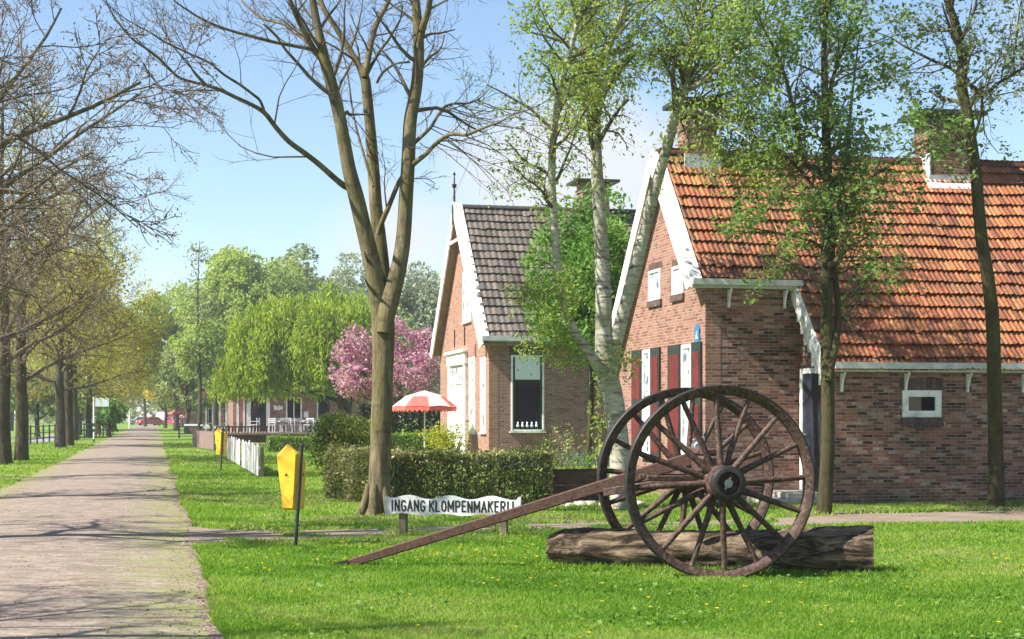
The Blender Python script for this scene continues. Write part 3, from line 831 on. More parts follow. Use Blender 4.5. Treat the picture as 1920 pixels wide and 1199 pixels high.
# side window with half drawn blind
xa, xb = xpx(958), xpx(1020); za, zb = zpx(809, xa, 0), zpx(666, xa, 0); zm = zpx(712, xa, 0)
wn = window_x(gh, xa, xb, za, zb, 0, fw=.06)
m = MB(); m.box(xa + .06, xa + .13, -.012, .02, za + .06, zb - .06); m.box(xb - .13, xb - .06, -.012, .02, za + .06, zb - .06); m.box(xa + .13, xb - .13, -.013, .02, zm - .06, zm); m.box(xa + .13, xb - .13, -.013, .02, za + .06, za + .12)
m.build('sash', M['black_green'], wn)
MB().box(xa + .13, xb - .13, -.010, .01, zm + .001, zb - .06).build('blind', M['blind'], wn)
m = MB()
for k in range(5): m.lathe([(.0, 0), (.04, 0), (.05, .05), (.02, .1), (.03, .15), (.0, .17)], (xa + .22 + .15 * k, -.02, za + .13), n=8)
m.build('ornament', M['blind'], wn)
MB().box(xa - .05, xb + .05, -.006, .02, zb + .004, zb + .3).build('lintel', M['brick_sill'], wn)
# gable openings
for p0, p1 in ((881, 892), (902, 912)):
    ya, yb = ypx(p1), ypx(p0)
    window_y(gh, ya, yb, zpx(811, 0, ya), zpx(668, 0, ya), 0, fw=.17, sill=M['white'], pane='glass_pale')
    m = MB(); m.box(-.05, -.001, ya - .1, yb + .1, zpx(668, 0, ya) + .003, zpx(646, 0, ya)); m.build('lintel', M['brick_front'], gh)
ya, yb = ypx(876), ypx(844); zt = zpx(655, 0, ya); m = MB()
m.box(-.09, 0, ya, ya + .3, .3, zt - .5); m.box(-.09, 0, yb - .4, yb, .3, zt - .5); m.box(-.12, 0, ya - .06, yb + .06, zt - .5, zt - .1); m.box(-.2, 0, ya - .15, yb + .15, zt - .1, zt)
m.box(-.06, 0, ya + .3, yb - .4, zt - 1.15, zt - 1.05)
dr = m.build('door', M['white'], gh, bevel=.01)
MB().box(-.03, -.005, ya + .3, yb - .4, .35, zt - 1.15).build('door_leaf', M['gutter'], dr)
MB().box(-.035, -.005, ya + .3, yb - .4, zt - 1.05, zt - .5).build('fanlight', M['glass_pale'], dr)
m = MB(); m.box(-.6, -.03, ya - .2, yb + .2, 0, .18); m.build('doorstep', M['stone'], gh, bevel=.01)
ya, yb = ypx(884), ypx(869)
window_y(gh, ya, yb, zpx(601, 0, ya), zpx(505, 0, ya), 0, fw=.1, sill=M['white'], pane='glass_pale')
for px in (853, 872): y_ = ypx(px); MB().box(-.03, -.002, y_ - .04, y_ + .04, zt + .15, zt + .75).build('wall_anchor', M['iron'], gh)
chx = 4.1
chimney(rg, chx, chx + .95, RY2 - .4, RY2 + .4, RZ2 - .6, zpx(345, chx, RY2), .3, M['brick_grey'])
m = MB(); x_ = xpx(1106); m.cyl((x_, -.08, .35), (x_, -.08, EZ2 - .17), .04, n=8); m.build('downpipe', M['gutter'], gh)

# ------------------------------------------------------------------ the timber cart (log arch)
cart = empty('logging_cart', (1.93, 16.22, 0), math.atan2(.158, .987), 'old brown timber logging cart with two tall spoked wheels and a long pole', 'cart')
WR = .95


def wheel(yc, sgn, ang0):
    wo = bpy.data.objects.new('wheel', None); COL.objects.link(wo); wo.parent = cart; wo.location = (0, yc, WR); wo.empty_display_size = .2
    hw = .048
    m = MB(); m.lathe([(WR - .012, -hw), (WR - .09, -hw + .016), (WR - .094, hw - .016), (WR - .012, hw), (WR - .012, -hw)], axis='y', n=72)
    rr = m.build('rim', M['wood_cart'], wo)
    m = MB(); m.lathe([(WR - .014, -hw - .004), (WR, -hw - .004), (WR, hw + .004), (WR - .014, hw + .004), (WR - .014, -hw - .004)], axis='y', n=72)
    m.build('tyre', M['iron'], wo)
    f = -.3 * sgn; k = .22 * sgn      # hub sticks out to the outer side
    m = MB(); m.lathe([(.055, f + .1 * sgn), (.11, f + .1 * sgn), (.118, f), (.155, f), (.162, f + .05 * sgn), (.15, f + .1 * sgn), (.168, -.08 * sgn), (.172, 0), (.165, .1 * sgn), (.13, k), (.05, k)], axis='y', n=28)
    m.build('hub', M['wood_cart'], wo)
    m = MB(); m.lathe([(.164, f + .004 * sgn), (.17, f + .004 * sgn), (.172, f + .06 * sgn), (.163, f + .06 * sgn), (.164, f + .004 * sgn)], axis='y', n=28)
    m.lathe([(.112, f + .004 * sgn), (.112, f + .11 * sgn), (.06, f + .105 * sgn), (.0, f + .1 * sgn)], axis='y', n=20); m.lathe([(.112, f - .003 * sgn), (.16, f - .003 * sgn), (.164, f + .004 * sgn)], axis='y', n=28)
    m.build('hub_band', M['iron'], wo)
    m = MB(); m.cyl((0, f + .02 * sgn, 0), (0, f + .12 * sgn, 0), .042, .05, 12); m.beam((-.03, f + .03 * sgn, -.05), (.02, f + .03 * sgn, .06), .02, .02); m.build('axle_end', M['steel'], wo)
    for i in range(16):
        a = ang0 + i * 2 * math.pi / 16
        yo = (.035 if i % 2 else -.045) * 1.0
        d0, d1 = .15, WR - .08
        c, s = math.sin(a), math.cos(a)
        p0 = Vector((c * d0, yo, s * d0)); p1 = Vector((c * .42, yo * .55, s * .42)); p2 = Vector((c * d1, 0, s * d1))
        m = MB(); m.cyl(p0, p1, .036, .031, 8, cap=False); m.cyl(p1, p2, .031, .026, 8, cap=False)
        m.build('spoke', M['wood_cart'], wo)


wheel(-.632, 1, math.radians(-3)); wheel(.632, -1, math.radians(5))
m = MB(); m.box(-.09, .09, -.42, .42, WR - .08, WR + .08); m.build('axle', M['wood_cart'], cart, bevel=.015)
m = MB(); m.box(-.11, .08, -.36, .36, WR + .083, WR + .25); m.box(-.1, .06, -.3, .3, WR + .252, WR + .33); m.build('bolster', M['wood_cart'], cart, bevel=.02)
cr_, sr_ = math.cos(-cart.rotation_euler.z), math.sin(-cart.rotation_euler.z)


def cartloc(p):
    x, y = p[0] - 1.93, p[1] - 16.22
    return Vector((x * cr_ - y * sr_, x * sr_ + y * cr_, p[2]))


tip = cartloc(P(652, 1058, 17.0)); root = cartloc(P(1312, 856, 16.25)); dirp = (root - tip).normalized()
m = MB(); m.beam(tip, tip + dirp * 1.7, .09, .09, w2=.1, h2=.108); m.beam(tip + dirp * 1.7, root, .1, .108, w2=.12, h2=.14)
m.build('pole', M['wood_pole'], cart, bevel=.012)
m = MB(); m.beam(tip - dirp * .24 + Vector((0, 0, .045)), tip + dirp * .02, .05, .03, w2=.1, h2=.085); m.box(tip.x - .02, tip.x + .14, tip.y - .056, tip.y + .056, tip.z + .005, tip.z + .02); m.build('pole_tip', M['iron'], cart)
m = MB(); a_ = tip + dirp * 2.85 + Vector((0, -.09, -.06)); m.beam(a_, Vector((-.02, -.09, WR + .04)), .05, .08)
a_ = a_ + Vector((0, .18, 0)); m.beam(a_, Vector((-.02, .09, WR + .04)), .05, .08); m.build('brace', M['wood_cart'], cart, bevel=.008)
m = MB(); m.box(-.62, .1, -.2, -.14, WR - .0, WR + .055); m.box(-.62, .1, .14, .2, WR - .0, WR + .055); m.build('hound_beam', M['wood_cart'], cart, bevel=.01)
m = MB(); hp = root + Vector((-.02, 0, .0)); m.cyl(hp + Vector((0, -.07, .1)), hp + Vector((0, .07, .1)), .055, n=12); m.beam(hp + Vector((0, 0, .05)), hp + Vector((0, 0, .17)), .07, .05, up=(0, 1, 0)); m.beam(hp + Vector((-.05, 0, .15)), hp + Vector((.07, 0, .18)), .06, .05)
m.build('hook', M['steel'], cart, bevel=.006)
m = MB()
for k in range(14):
    c_ = Vector((-.0 + .012 * k, -.13, WR + .2 - .045 * k)); ax = (1, 0, 0) if k % 2 else (0, 1, 0)
    for j in range(8):
        w0, w1 = 2 * math.pi * j / 8, 2 * math.pi * (j + 1) / 8
        e = Vector(ax)
        m.cyl(c_ + e * .02 * math.cos(w0) + Vector((0, 0, .032 * math.sin(w0))), c_ + e * .02 * math.cos(w1) + Vector((0, 0, .032 * math.sin(w1))), .007, n=5, cap=False)
m.build('chain', M['iron'], cart)

# ------------------------------------------------------------------ log
A0, A1 = np.array((.39, 16.72, .2)), np.array((3.62, 16.02, .23)); NL, NA = 90, 40
lv = []; ax = (A1 - A0); Lg = np.linalg.norm(ax); ax = ax / Lg; side = np.cross((0, 0, 1), ax); upv = np.cross(ax, side)
log = empty('fallen_log', A0 * (1, 1, 0), 0, 'long weathered grey-brown log lying on the grass between the cart wheels', 'log')
r_log = np.random.default_rng(5)
for i in range(NL + 1):
    t = i / NL
    rad = .205 + .05 * t + .015 * math.sin(t * 9) - (.06 * max(0, 1 - t / .06) ** 2)
    for j in range(NA):
        a = 2 * math.pi * j / NA
        crack = -.03 * max(0, math.sin(a * 7 + 2.5 * math.sin(t * 4)) - .8) / .2
        rr = rad * (1 + .06 * math.sin(2 * a + t * 3) + .035 * math.sin(5 * a + t * 13) + .03 * float(vnoise(t * 26, a * 2.5, 1, 9))) + crack
        if t < .25 and math.sin(a) < -.2: rr *= 1 - .4 * (1 - t / .25)
        off = (.05 * float(vnoise(a * 3, 0, 1, 3))) if i == 0 else 0
        rr *= 1 + .008 * r_log.normal()
        lv.append(A0 * (0, 0, 1) + ax * (t * Lg + off) + side * (rr * math.cos(a)) + upv * (rr * math.sin(a)))
lf = [(i * NA + j, i * NA + (j + 1) % NA, (i + 1) * NA + (j + 1) % NA, (i + 1) * NA + j) for i in range(NL) for j in range(NA)]
np_mesh('bark', lv, lf, M['log'], log, smooth=True)
for t0, nm in ((NL, 'sawn_end'), (0, 'rotten_end')):
    c = np.mean(np.array(lv[t0 * NA:(t0 + 1) * NA]), axis=0) - (ax * .03 if t0 == 0 else ax * 0) * -1
    ring = lv[t0 * NA:(t0 + 1) * NA]
    np_mesh(nm, ring + [c], [(j, (j + 1) % NA, NA) for j in range(NA)], M['log_end'] if t0 else M['log'], log)

# ------------------------------------------------------------------ the wooden sign
sg = empty('wooden_sign', (-.79, 21.25, 0), math.radians(-13), 'white wavy-edged wooden sign on two short posts with black lettering', 'sign')
hw_ = .93; zt, zb_ = .515, .285; top, bot = [], []
for i in range(61):
    q = i / 60; x = -hw_ + 2 * hw_ * q
    top.append((x, zt + .026 * math.cos((q - .17) * 2 * math.pi * 3.25) * (1 if .06 < q < .97 else .5) + (.02 if q < .03 or q > .97 else 0)))
    bot.append((x, zb_ - .012 * math.cos((q - .28) * 2 * math.pi * 3.3) - (.01 if q < .02 else 0)))
m = MB(); m.prism(top[::-1] + bot, 'y', -.02, .02)
bo = m.build('board', M['white_peel'], sg)
for x in (-.70, .685):
    MB().box(x - .052, x + .052, .022, .11, -.05, .46).build('post', M['post_wood'], sg, bevel=.01)


GLY = {'I': [[(.5, 0), (.5, 1)]], 'N': [[(.08, 0), (.08, 1)], [(.08, 1), (.92, 0)], [(.92, 0), (.92, 1)]], 'A': [[(.02, 0), (.5, 1)], [(.5, 1), (.98, 0)], [(.2, .32), (.8, .32)]],
       'G': [[(.9, .82), (.72, .97), (.4, 1), (.15, .85), (.06, .5), (.15, .15), (.4, 0), (.72, .03), (.92, .18), (.92, .46), (.58, .46)]], 'K': [[(.08, 0), (.08, 1)], [(.92, 1), (.1, .45)], [(.34, .6), (.95, 0)]],
       'L': [[(.1, 1), (.1, 0), (.88, 0)]], 'O': [[(.5, 1), (.18, .88), (.05, .5), (.18, .12), (.5, 0), (.82, .12), (.95, .5), (.82, .88), (.5, 1)]], 'M': [[(.04, 0), (.04, 1)], [(.04, 1), (.5, .25)], [(.5, .25), (.96, 1)], [(.96, 1), (.96, 0)]],
       'P': [[(.1, 0), (.1, 1), (.7, 1), (.92, .87), (.92, .62), (.7, .47), (.12, .47)]], 'E': [[(.88, 1), (.1, 1), (.1, 0), (.9, 0)], [(.1, .52), (.75, .52)]], 'R': [[(.1, 0), (.1, 1), (.7, 1), (.92, .87), (.92, .65), (.7, .5), (.12, .5)], [(.5, .5), (.95, 0)]],
       'J': [[(.7, 1), (.7, .2), (.5, 0), (.2, .02), (.05, .2)]]}
WID = {'I': .35, 'M': 1.2, 'J': .7, 'L': .85, 'E': .85}
body = 'INGANG KLOMPENMAKERIJ'; units = sum(.55 if c == ' ' else WID.get(c, 1) + .42 for c in body) - .42
Wt, Ht_, lr = 1.68, .135, np.random.default_rng(12); u_ = Wt / units; x_ = -Wt / 2; m = MB(); kk = 0
for c in body:
    if c == ' ': x_ += .55 * u_; continue
    w_ = WID.get(c, 1) * u_; dz_ = lr.normal(0, .002)
    for st_ in GLY[c]:
        for a_, b_ in zip(st_, st_[1:]):
            pa = Vector((x_ + a_[0] * w_, 0, (a_[1] - .5) * Ht_ + dz_)); pb = Vector((x_ + b_[0] * w_, 0, (b_[1] - .5) * Ht_ + dz_)); dd = (pb - pa).normalized() * .008
            kk += 1; off = Vector((0, -.0225 - .0003 * (kk % 7), 0)); m.beam(pa - dd + off, pb + dd + off, .004, .0195, up=(dd.normalized().cross(Vector((0, 1, 0)))))
    x_ += w_ + .42 * u_
o = m.build('lettering', M['ink'], sg); o.location = (0, 0, .4)

# ------------------------------------------------------------------ yellow markers
def marker(loc, rz, label):
    o = empty('yellow_marker', loc, rz, label, 'marker', 'yellow markers along the road')
    m = MB(); m.cyl((-.035, 0, -.05), (.045, 0, 1.235), .021, .024, 10); m.lathe([(.024, 0), (.024, .015), (.0, .03)], (.045, 0, 1.235), n=10); m.build('post', M['black_metal'], o)

    def panel(ang, flip, yo):
        hexa = [(-.27, .0), (-.275, .02), (-.285, .64), (-.155, .79), (-.02, .69), (-.055, .02), (-.07, .0)]
        hexa = [(-.205, 0), (-.285, .66), (-.15, .80), (-.012, .69), (-.055, 0)]
        if flip < 0: hexa = [(-.205, 0), (-.285, .6), (-.15, .675), (-.012, .62), (-.055, 0)]
        m = MB(); ca, sa = math.cos(ang), math.sin(ang)
        n = len(hexa); cx = sum(p[0] for p in hexa) / n; cz = sum(p[1] for p in hexa) / n
        vs = []
        for dpt, sc in ((.05, 1), (.0, 1), (-.022, .86)):
            for x, z in hexa:
                x2, z2 = cx + (x - cx) * sc, cz + (z - cz) * (1 - (1 - sc) * .45)
                vs.append((x2 * ca * flip - dpt * sa * flip, yo + x2 * sa + dpt * ca, .455 + z2))
        fs = [tuple(range(n))[::-1], tuple(range(2 * n, 3 * n))]
        for r_ in range(2):
            fs += [(r_ * n + k, r_ * n + (k + 1) % n, (r_ + 1) * n + (k + 1) % n, (r_ + 1) * n + k) for k in range(n)]
        m.add(vs, fs)
        p = m.build('panel', M['yellow'], o)
        e = MB(); x0 = cx; z0 = .455 + .42
        mk = [(-.03, .01), (-.005, .035), (.005, .01), (.03, -.02), (.012, -.012), (-.002, -.004), (-.022, -.005)]
        pts = [((x0 + a) * ca * flip + .025 * sa * flip, yo + (x0 + a) * sa - .0255 * ca, z0 + b) for a, b in mk]
        pts2 = [(x, y + .004, z) for x, y, z in pts]
        k_ = len(mk); e.add(pts + pts2, [tuple(range(k_)), tuple(range(k_, 2 * k_))] + [(i, (i + 1) % k_, k_ + (i + 1) % k_, k_ + i) for i in range(k_)])
        e.build('emblem', M['brown_board'], p)
    panel(math.radians(-16), 1, .03)
    panel(math.radians(-83), -1, .03)
    return o


ym = marker((G(559, 1028)[0], G(559, 1028)[1], 0), 0, 'yellow coffin-shaped marker on a leaning black post beside the dirt path')
y2 = copy_tree(ym); y2.location = (G(416, 884)[0], G(416, 884)[1], 0); y2.rotation_euler.z = math.radians(-14)
y2['label'] = 'yellow marker on a black post beside the white picket fence'

# ------------------------------------------------------------------ white picket fence, in two sections
fr = np.random.default_rng(3)


def picket_fence(p0, n, sp, label):
    o = empty('picket_fence', (p0[0], p0[1], 0), TH + math.pi / 2, label, 'fence', 'white picket fence by the road')
    for k in range(n):
        x = k * sp; h = .83 + .04 * math.sin(k * 1.1) + fr.normal(0, .015); w_ = sp * .97
        m = MB(); m.prism([(x, .06), (x + w_, .06), (x + w_, h - .06), (x + w_ * .75, h - .01), (x + w_ * .5, h + .015), (x + w_ * .25, h - .01), (x, h - .06)], 'y', -.012 + fr.normal(0, .002), .012)
        m.build('picket', M['picket'], o)
    m = MB(); m.box(-.02, n * sp, -.05, -.013, .22, .3); m.box(-.02, n * sp, -.05, -.013, .6, .68); m.build('rail', M['picket'], o)
    for k in range(0, n + 1, max(1, n // 3)):
        MB().box(k * sp - .045, k * sp + .045, -.14, -.052, -.05, .8).build('post', M['post_wood'], o)


f0 = np.array((-6.5, 41.0))
picket_fence(f0, 26, .3, 'near section of the white picket fence, its end facing the lawn')
picket_fence(f0 + U * 9.0, 30, .3, 'far section of the white picket fence, behind the small yellow marker')

# brown plank fence further on
pf = empty('plank_fence', (*G(401, 846)[:2], 0), TH + math.pi / 2 + .1, 'pinkish brown plank fence beyond the white pickets', 'fence')
m = MB()
for k in range(26): m.box(k * .3, k * .3 + .28, -.015, .015, .05, .86 + .02 * (k % 3))
m.build('panel', worn('pink_brown_plank', (.17, .115, .1), (.28, .2, .175), 5, .85, .15, (3, 3, .3)), pf)
m = MB(); m.box(0, 7.8, -.06, -.016, .25, .33); m.box(0, 7.8, -.06, -.016, .62, .7); m.build('rail', M['brown_board'], pf)

# brown garden board right of the hedge
p0, p1 = P(1024, 880, 28.7), P(1128, 880, 29.2)
gb = empty('garden_board', (p0[0], p0[1], 0), math.atan2(p1[1] - p0[1], p1[0] - p0[0]), 'low dark brown board edging the flower bed between hedge and birch', 'board')
Lb = math.hypot(p1[0] - p0[0], p1[1] - p0[1])
m = MB(); m.box(.06, Lb, -.02, .02, .06, .345); m.box(.06, Lb, -.021, .021, .35, .64); m.build('plank', M['brown_board'], gb)
MB().box(-.03, .05, -.05, .04, -.02, .72).build('post', M['post_wood'], gb, bevel=.01)
st = np.random.default_rng(8)
for k in range(9):
    s = st.uniform(.07, .15); m = MB()
    m.lathe([(0, 0), (s, .02), (s * 1.05, s * .35), (s * .7, s * .7), (0, s * .8)], n=9)
    for i, v_ in enumerate(m.v): m.v[i] = (v_[0] * st.uniform(.85, 1.2), v_[1] * st.uniform(.8, 1.1), v_[2] * st.uniform(.9, 1.1))
    so_ = m.build('edging_stone', M['stone']); so_.location = (p0[0] + .25 + k * .17 + st.normal(0, .03), p0[1] - .55 + st.normal(0, .08) + .03 * k, -.01); so_.rotation_euler.z = st.uniform(0, 6)
    tag(so_, 'pale rounded edging stone in the row in front of the dark brown garden board', 'stone', 'edging stones by the flower bed')

# ------------------------------------------------------------------ parasol
ps = empty('parasol', (P(796, 800, 52)[0], 52, 0), .2, 'white and coral garden parasol open in front of the grey roofed house', 'parasol')
RP = 1.06; m = MB(); n = 8
for k in range(n):
    w0, w1 = 2 * math.pi * k / n, 2 * math.pi * (k + 1) / n
    A_ = Vector((RP * math.cos(w0), RP * math.sin(w0), 1.9)); B_ = Vector((RP * math.cos(w1), RP * math.sin(w1), 1.9)); C_ = Vector((0, 0, 2.42))
    Am = Vector((.58 * RP * math.cos(w0), .58 * RP * math.sin(w0), 2.24)); Bm = Vector((.58 * RP * math.cos(w1), .58 * RP * math.sin(w1), 2.24))
    mid = (A_ + B_) / 2 * .985; mid.z = 1.93
    m.add([C_, Am, Bm], [(0, 1, 2)], 1); m.add([Am, A_, mid, B_, Bm], [(0, 1, 2, 3, 4)], 0 if k % 2 else 2)
    e = 5
    for j in range(e):
        a_ = A_.lerp(B_, j / e); b_ = A_.lerp(B_, (j + 1) / e); mm_ = (a_ + b_) / 2
        m.add([a_, b_, b_ - Vector((0, 0, .1)), mm_ - Vector((0, 0, .18)), a_ - Vector((0, 0, .1))], [(0, 1, 2, 3, 4)], 0)
m.build('canopy', [M['parasol_red'], M['parasol_white'], M['parasol_pink']], ps)
MB().cyl((0, 0, 0), (0, 0, 2.42), .022, n=8).build('pole', M['white'], ps)
for k in range(n):
    w0 = 2 * math.pi * k / n
    MB().cyl((0, 0, 1.95), (.58 * RP * math.cos(w0), .58 * RP * math.sin(w0), 2.22), .008, n=5).build('rib', M['steel'], ps)
MB().lathe([(0, .1), (.22, .09), (.25, 0), (0, 0)], n=14).build('base', M['stone'], ps)

# ------------------------------------------------------------------ tree builders
def nrm(v):
    return v / (np.linalg.norm(v) + 1e-9)


def tubes(polys, sides):
    """list of (pts (k,3), rad (k,)) -> verts, quad faces"""
    by = {}
    for p, r in polys: by.setdefault(len(p), []).append((p, r))
    VV, FF, b = [], [], 0
    ang = np.arange(sides) * 2 * math.pi / sides
    ca, sa = np.cos(ang), np.sin(ang)
    for k, lst in by.items():
        Pn = np.array([p for p, _ in lst]); Rn = np.array([r for _, r in lst])
        T = np.gradient(Pn, axis=1); T /= np.linalg.norm(T, axis=2, keepdims=True) + 1e-9
        mt = T.mean(1); ref = np.where(np.abs(mt[:, 2:3]) > .75, np.array([[1., .13, 0]]), np.array([[0, 0, 1.]]))
        N1 = np.cross(T, ref[:, None, :]); N1 /= np.linalg.norm(N1, axis=2, keepdims=True) + 1e-9
        N2 = np.cross(T, N1)
        ring = Pn[:, :, None, :] + Rn[:, :, None, None] * (N1[:, :, None, :] * ca[None, None, :, None] + N2[:, :, None, :] * sa[None, None, :, None])
        m = len(lst); VV.append(ring.reshape(-1, 3))
        idx = b + np.arange(m * k * sides).reshape(m, k, sides)
        a0 = idx[:, :-1, :]; a1 = np.roll(a0, -1, axis=2); c0 = idx[:, 1:, :]; c1 = np.roll(c0, -1, axis=2)
        FF.append(np.stack((a0, a1, c1, c0), axis=-1).reshape(-1, 4)); b += m * k * sides
    return np.concatenate(VV), np.concatenate(FF)


def wood_mesh(name, thick, mid, thin, mat, parent):
    VV, FF, b = [], [], 0
    for lst, s in ((thick, 12), (mid, 6), (thin, 3)):
        if lst:
            v, f = tubes(lst, s); VV.append(v); FF.append(f + b); b += len(v)
    return np_mesh(name, np.concatenate(VV), np.concatenate(FF), mat, parent, smooth=True)


def leaf_quads(pts, size, rng, droop=0.0, aspect=.55, var=.35, flat=0.0):
    """one folded rhomb per point"""
    n = len(pts)
    a = rng.normal(size=(n, 3)); a[:, 2] -= droop; a[:, 2] *= (1 - flat); a /= np.linalg.norm(a, axis=1, keepdims=True)
    b = np.cross(a, rng.normal(size=(n, 3)) + np.array((0, 0, flat * 3))); b /= np.linalg.norm(b, axis=1, keepdims=True)
    c = np.cross(a, b)
    s = size * np.exp(rng.normal(0, var, n))[:, None] * .5
    v = np.stack((pts - a * s, pts + b * s * aspect + c * s * .22, pts + a * s, pts - b * s * aspect + c * s * .22), axis=1).reshape(-1, 3)
    return v, np.arange(4 * n).reshape(n, 4)


def leaves_obj(name, pts, size, mat, parent, rng, tint=None, **kw):
    v, f = leaf_quads(pts, size, rng, **kw)
    n = len(pts)
    t = rng.beta(2, 2, n) if tint is None else np.clip(tint + rng.normal(0, .16, n), 0, 1)
    return np_mesh(name, v, f, mat, parent, tint=np.repeat(t, 4))


class Grow:
    """branching by levels; cfg lists are indexed by level"""

    def __init__(self, seed, ang, ratio, nch, wob, up, k, t0, maxlvl, rmin=.004, rratio=.55):
        self.r = np.random.default_rng(seed); self.ang, self.ratio, self.nch, self.wob, self.up, self.k, self.t0, self.maxlvl = ang, ratio, nch, wob, up, k, t0, maxlvl
        self.rmin = rmin; self.rratio = rratio
        self.out = {}; self.tips = []

    def branch(self, p, d, L, rad, lvl):
        k = self.k[lvl]; pts = np.empty((k, 3)); pts[0] = p; d = nrm(d); st = L / (k - 1)
        W = self.r.normal(0, self.wob[lvl], (k, 3))
        for i in range(1, k):
            d = nrm(d + W[i] + np.array((0, 0, self.up[lvl])))
            pts[i] = pts[i - 1] + d * st
        rr = np.linspace(rad, max(self.rmin * .5, rad * .3), k)
        self.out.setdefault(lvl, []).append((pts, rr))
        if lvl >= self.maxlvl:
            self.tips.append(pts); return
        self.kids(pts, rr, L, lvl)

    def kids(self, pts, rr, L, lvl, n=None, t0=None, side=None):
        k = len(pts); n = self.nch[lvl] if n is None else n; t0 = self.t0[lvl] if t0 is None else t0
        az = self.r.uniform(0, 6.28)
        for j in range(n):
            t = t0 + (1 - t0) * (j + self.r.uniform(.2, .9)) / n
            x = min(t, .999) * (k - 1); i = int(x); f = x - i
            p = pts[i] * (1 - f) + pts[i + 1] * f; d = nrm(pts[i + 1] - pts[i]); rd = rr[i] * (1 - f) + rr[i + 1] * f
            az += 2.4 + self.r.normal(0, .5)
            q = np.cross(d, (0, 0, 1.) if abs(d[2]) < .9 else (1., 0, 0)); q = nrm(q); w_ = np.cross(d, q)
            sd = q * math.cos(az) + w_ * math.sin(az)
            if side is not None and np.dot(sd, side) < -.2: sd = -sd
            an = self.ang[lvl] + self.r.normal(0, .15)
            nd = d * math.cos(an) + sd * math.sin(an)
            self.branch(p, nd, L * self.ratio[lvl] * (1.15 - .55 * t) * self.r.uniform(.75, 1.2), max(self.rmin, min(rd * self.rratio, .5 * rd + .002)), lvl + 1)

    def tip_points(self, per, jitter, from_t=.25):
        if not self.tips: return np.zeros((0, 3))
        T = np.array(self.tips); m, k, _ = T.shape
        tt = self.r.uniform(from_t, 1, (m, per)) * (k - 1); i = np.minimum(tt.astype(int), k - 2); f = (tt - i)[..., None]
        a = np.take_along_axis(T, i[..., None].repeat(3, 2), 1); b = np.take_along_axis(T, (i + 1)[..., None].repeat(3, 2), 1)
        return (a * (1 - f) + b * f + self.r.normal(0, jitter, (m, per, 3))).reshape(-1, 3)


def spline(pts, sub=4):
    """Catmull-Rom through rows of pts (any width)"""
    p = np.array(pts, float); q = np.vstack((2 * p[0] - p[1], p, 2 * p[-1] - p[-2])); out = []
    for i in range(len(p) - 1):
        a, b, c, d_ = q[i], q[i + 1], q[i + 2], q[i + 3]
        for s in range(sub):
            t = s / sub
            out.append(.5 * (2 * b + (c - a) * t + (2 * a - 5 * b + 4 * c - d_) * t * t + (3 * b - a - 3 * c + d_) * t ** 3))
    out.append(p[-1])
    return np.array(out)


def stem(trace, Y, base, dY=0.0, sub=4, curve=0.0):
    """trace rows: (px, py, radius); depth drifts by dY to the tip -> local points, radii"""
    rows = []
    for i, (px, py, r) in enumerate(trace):
        t = i / (len(trace) - 1)
        p = P(px, py, Y + dY * t + curve * t * t) - base
        rows.append((*p, r))
    s = spline(rows, sub)
    return s[:, :3], np.maximum(s[:, 3], .004)


exec_trees = []
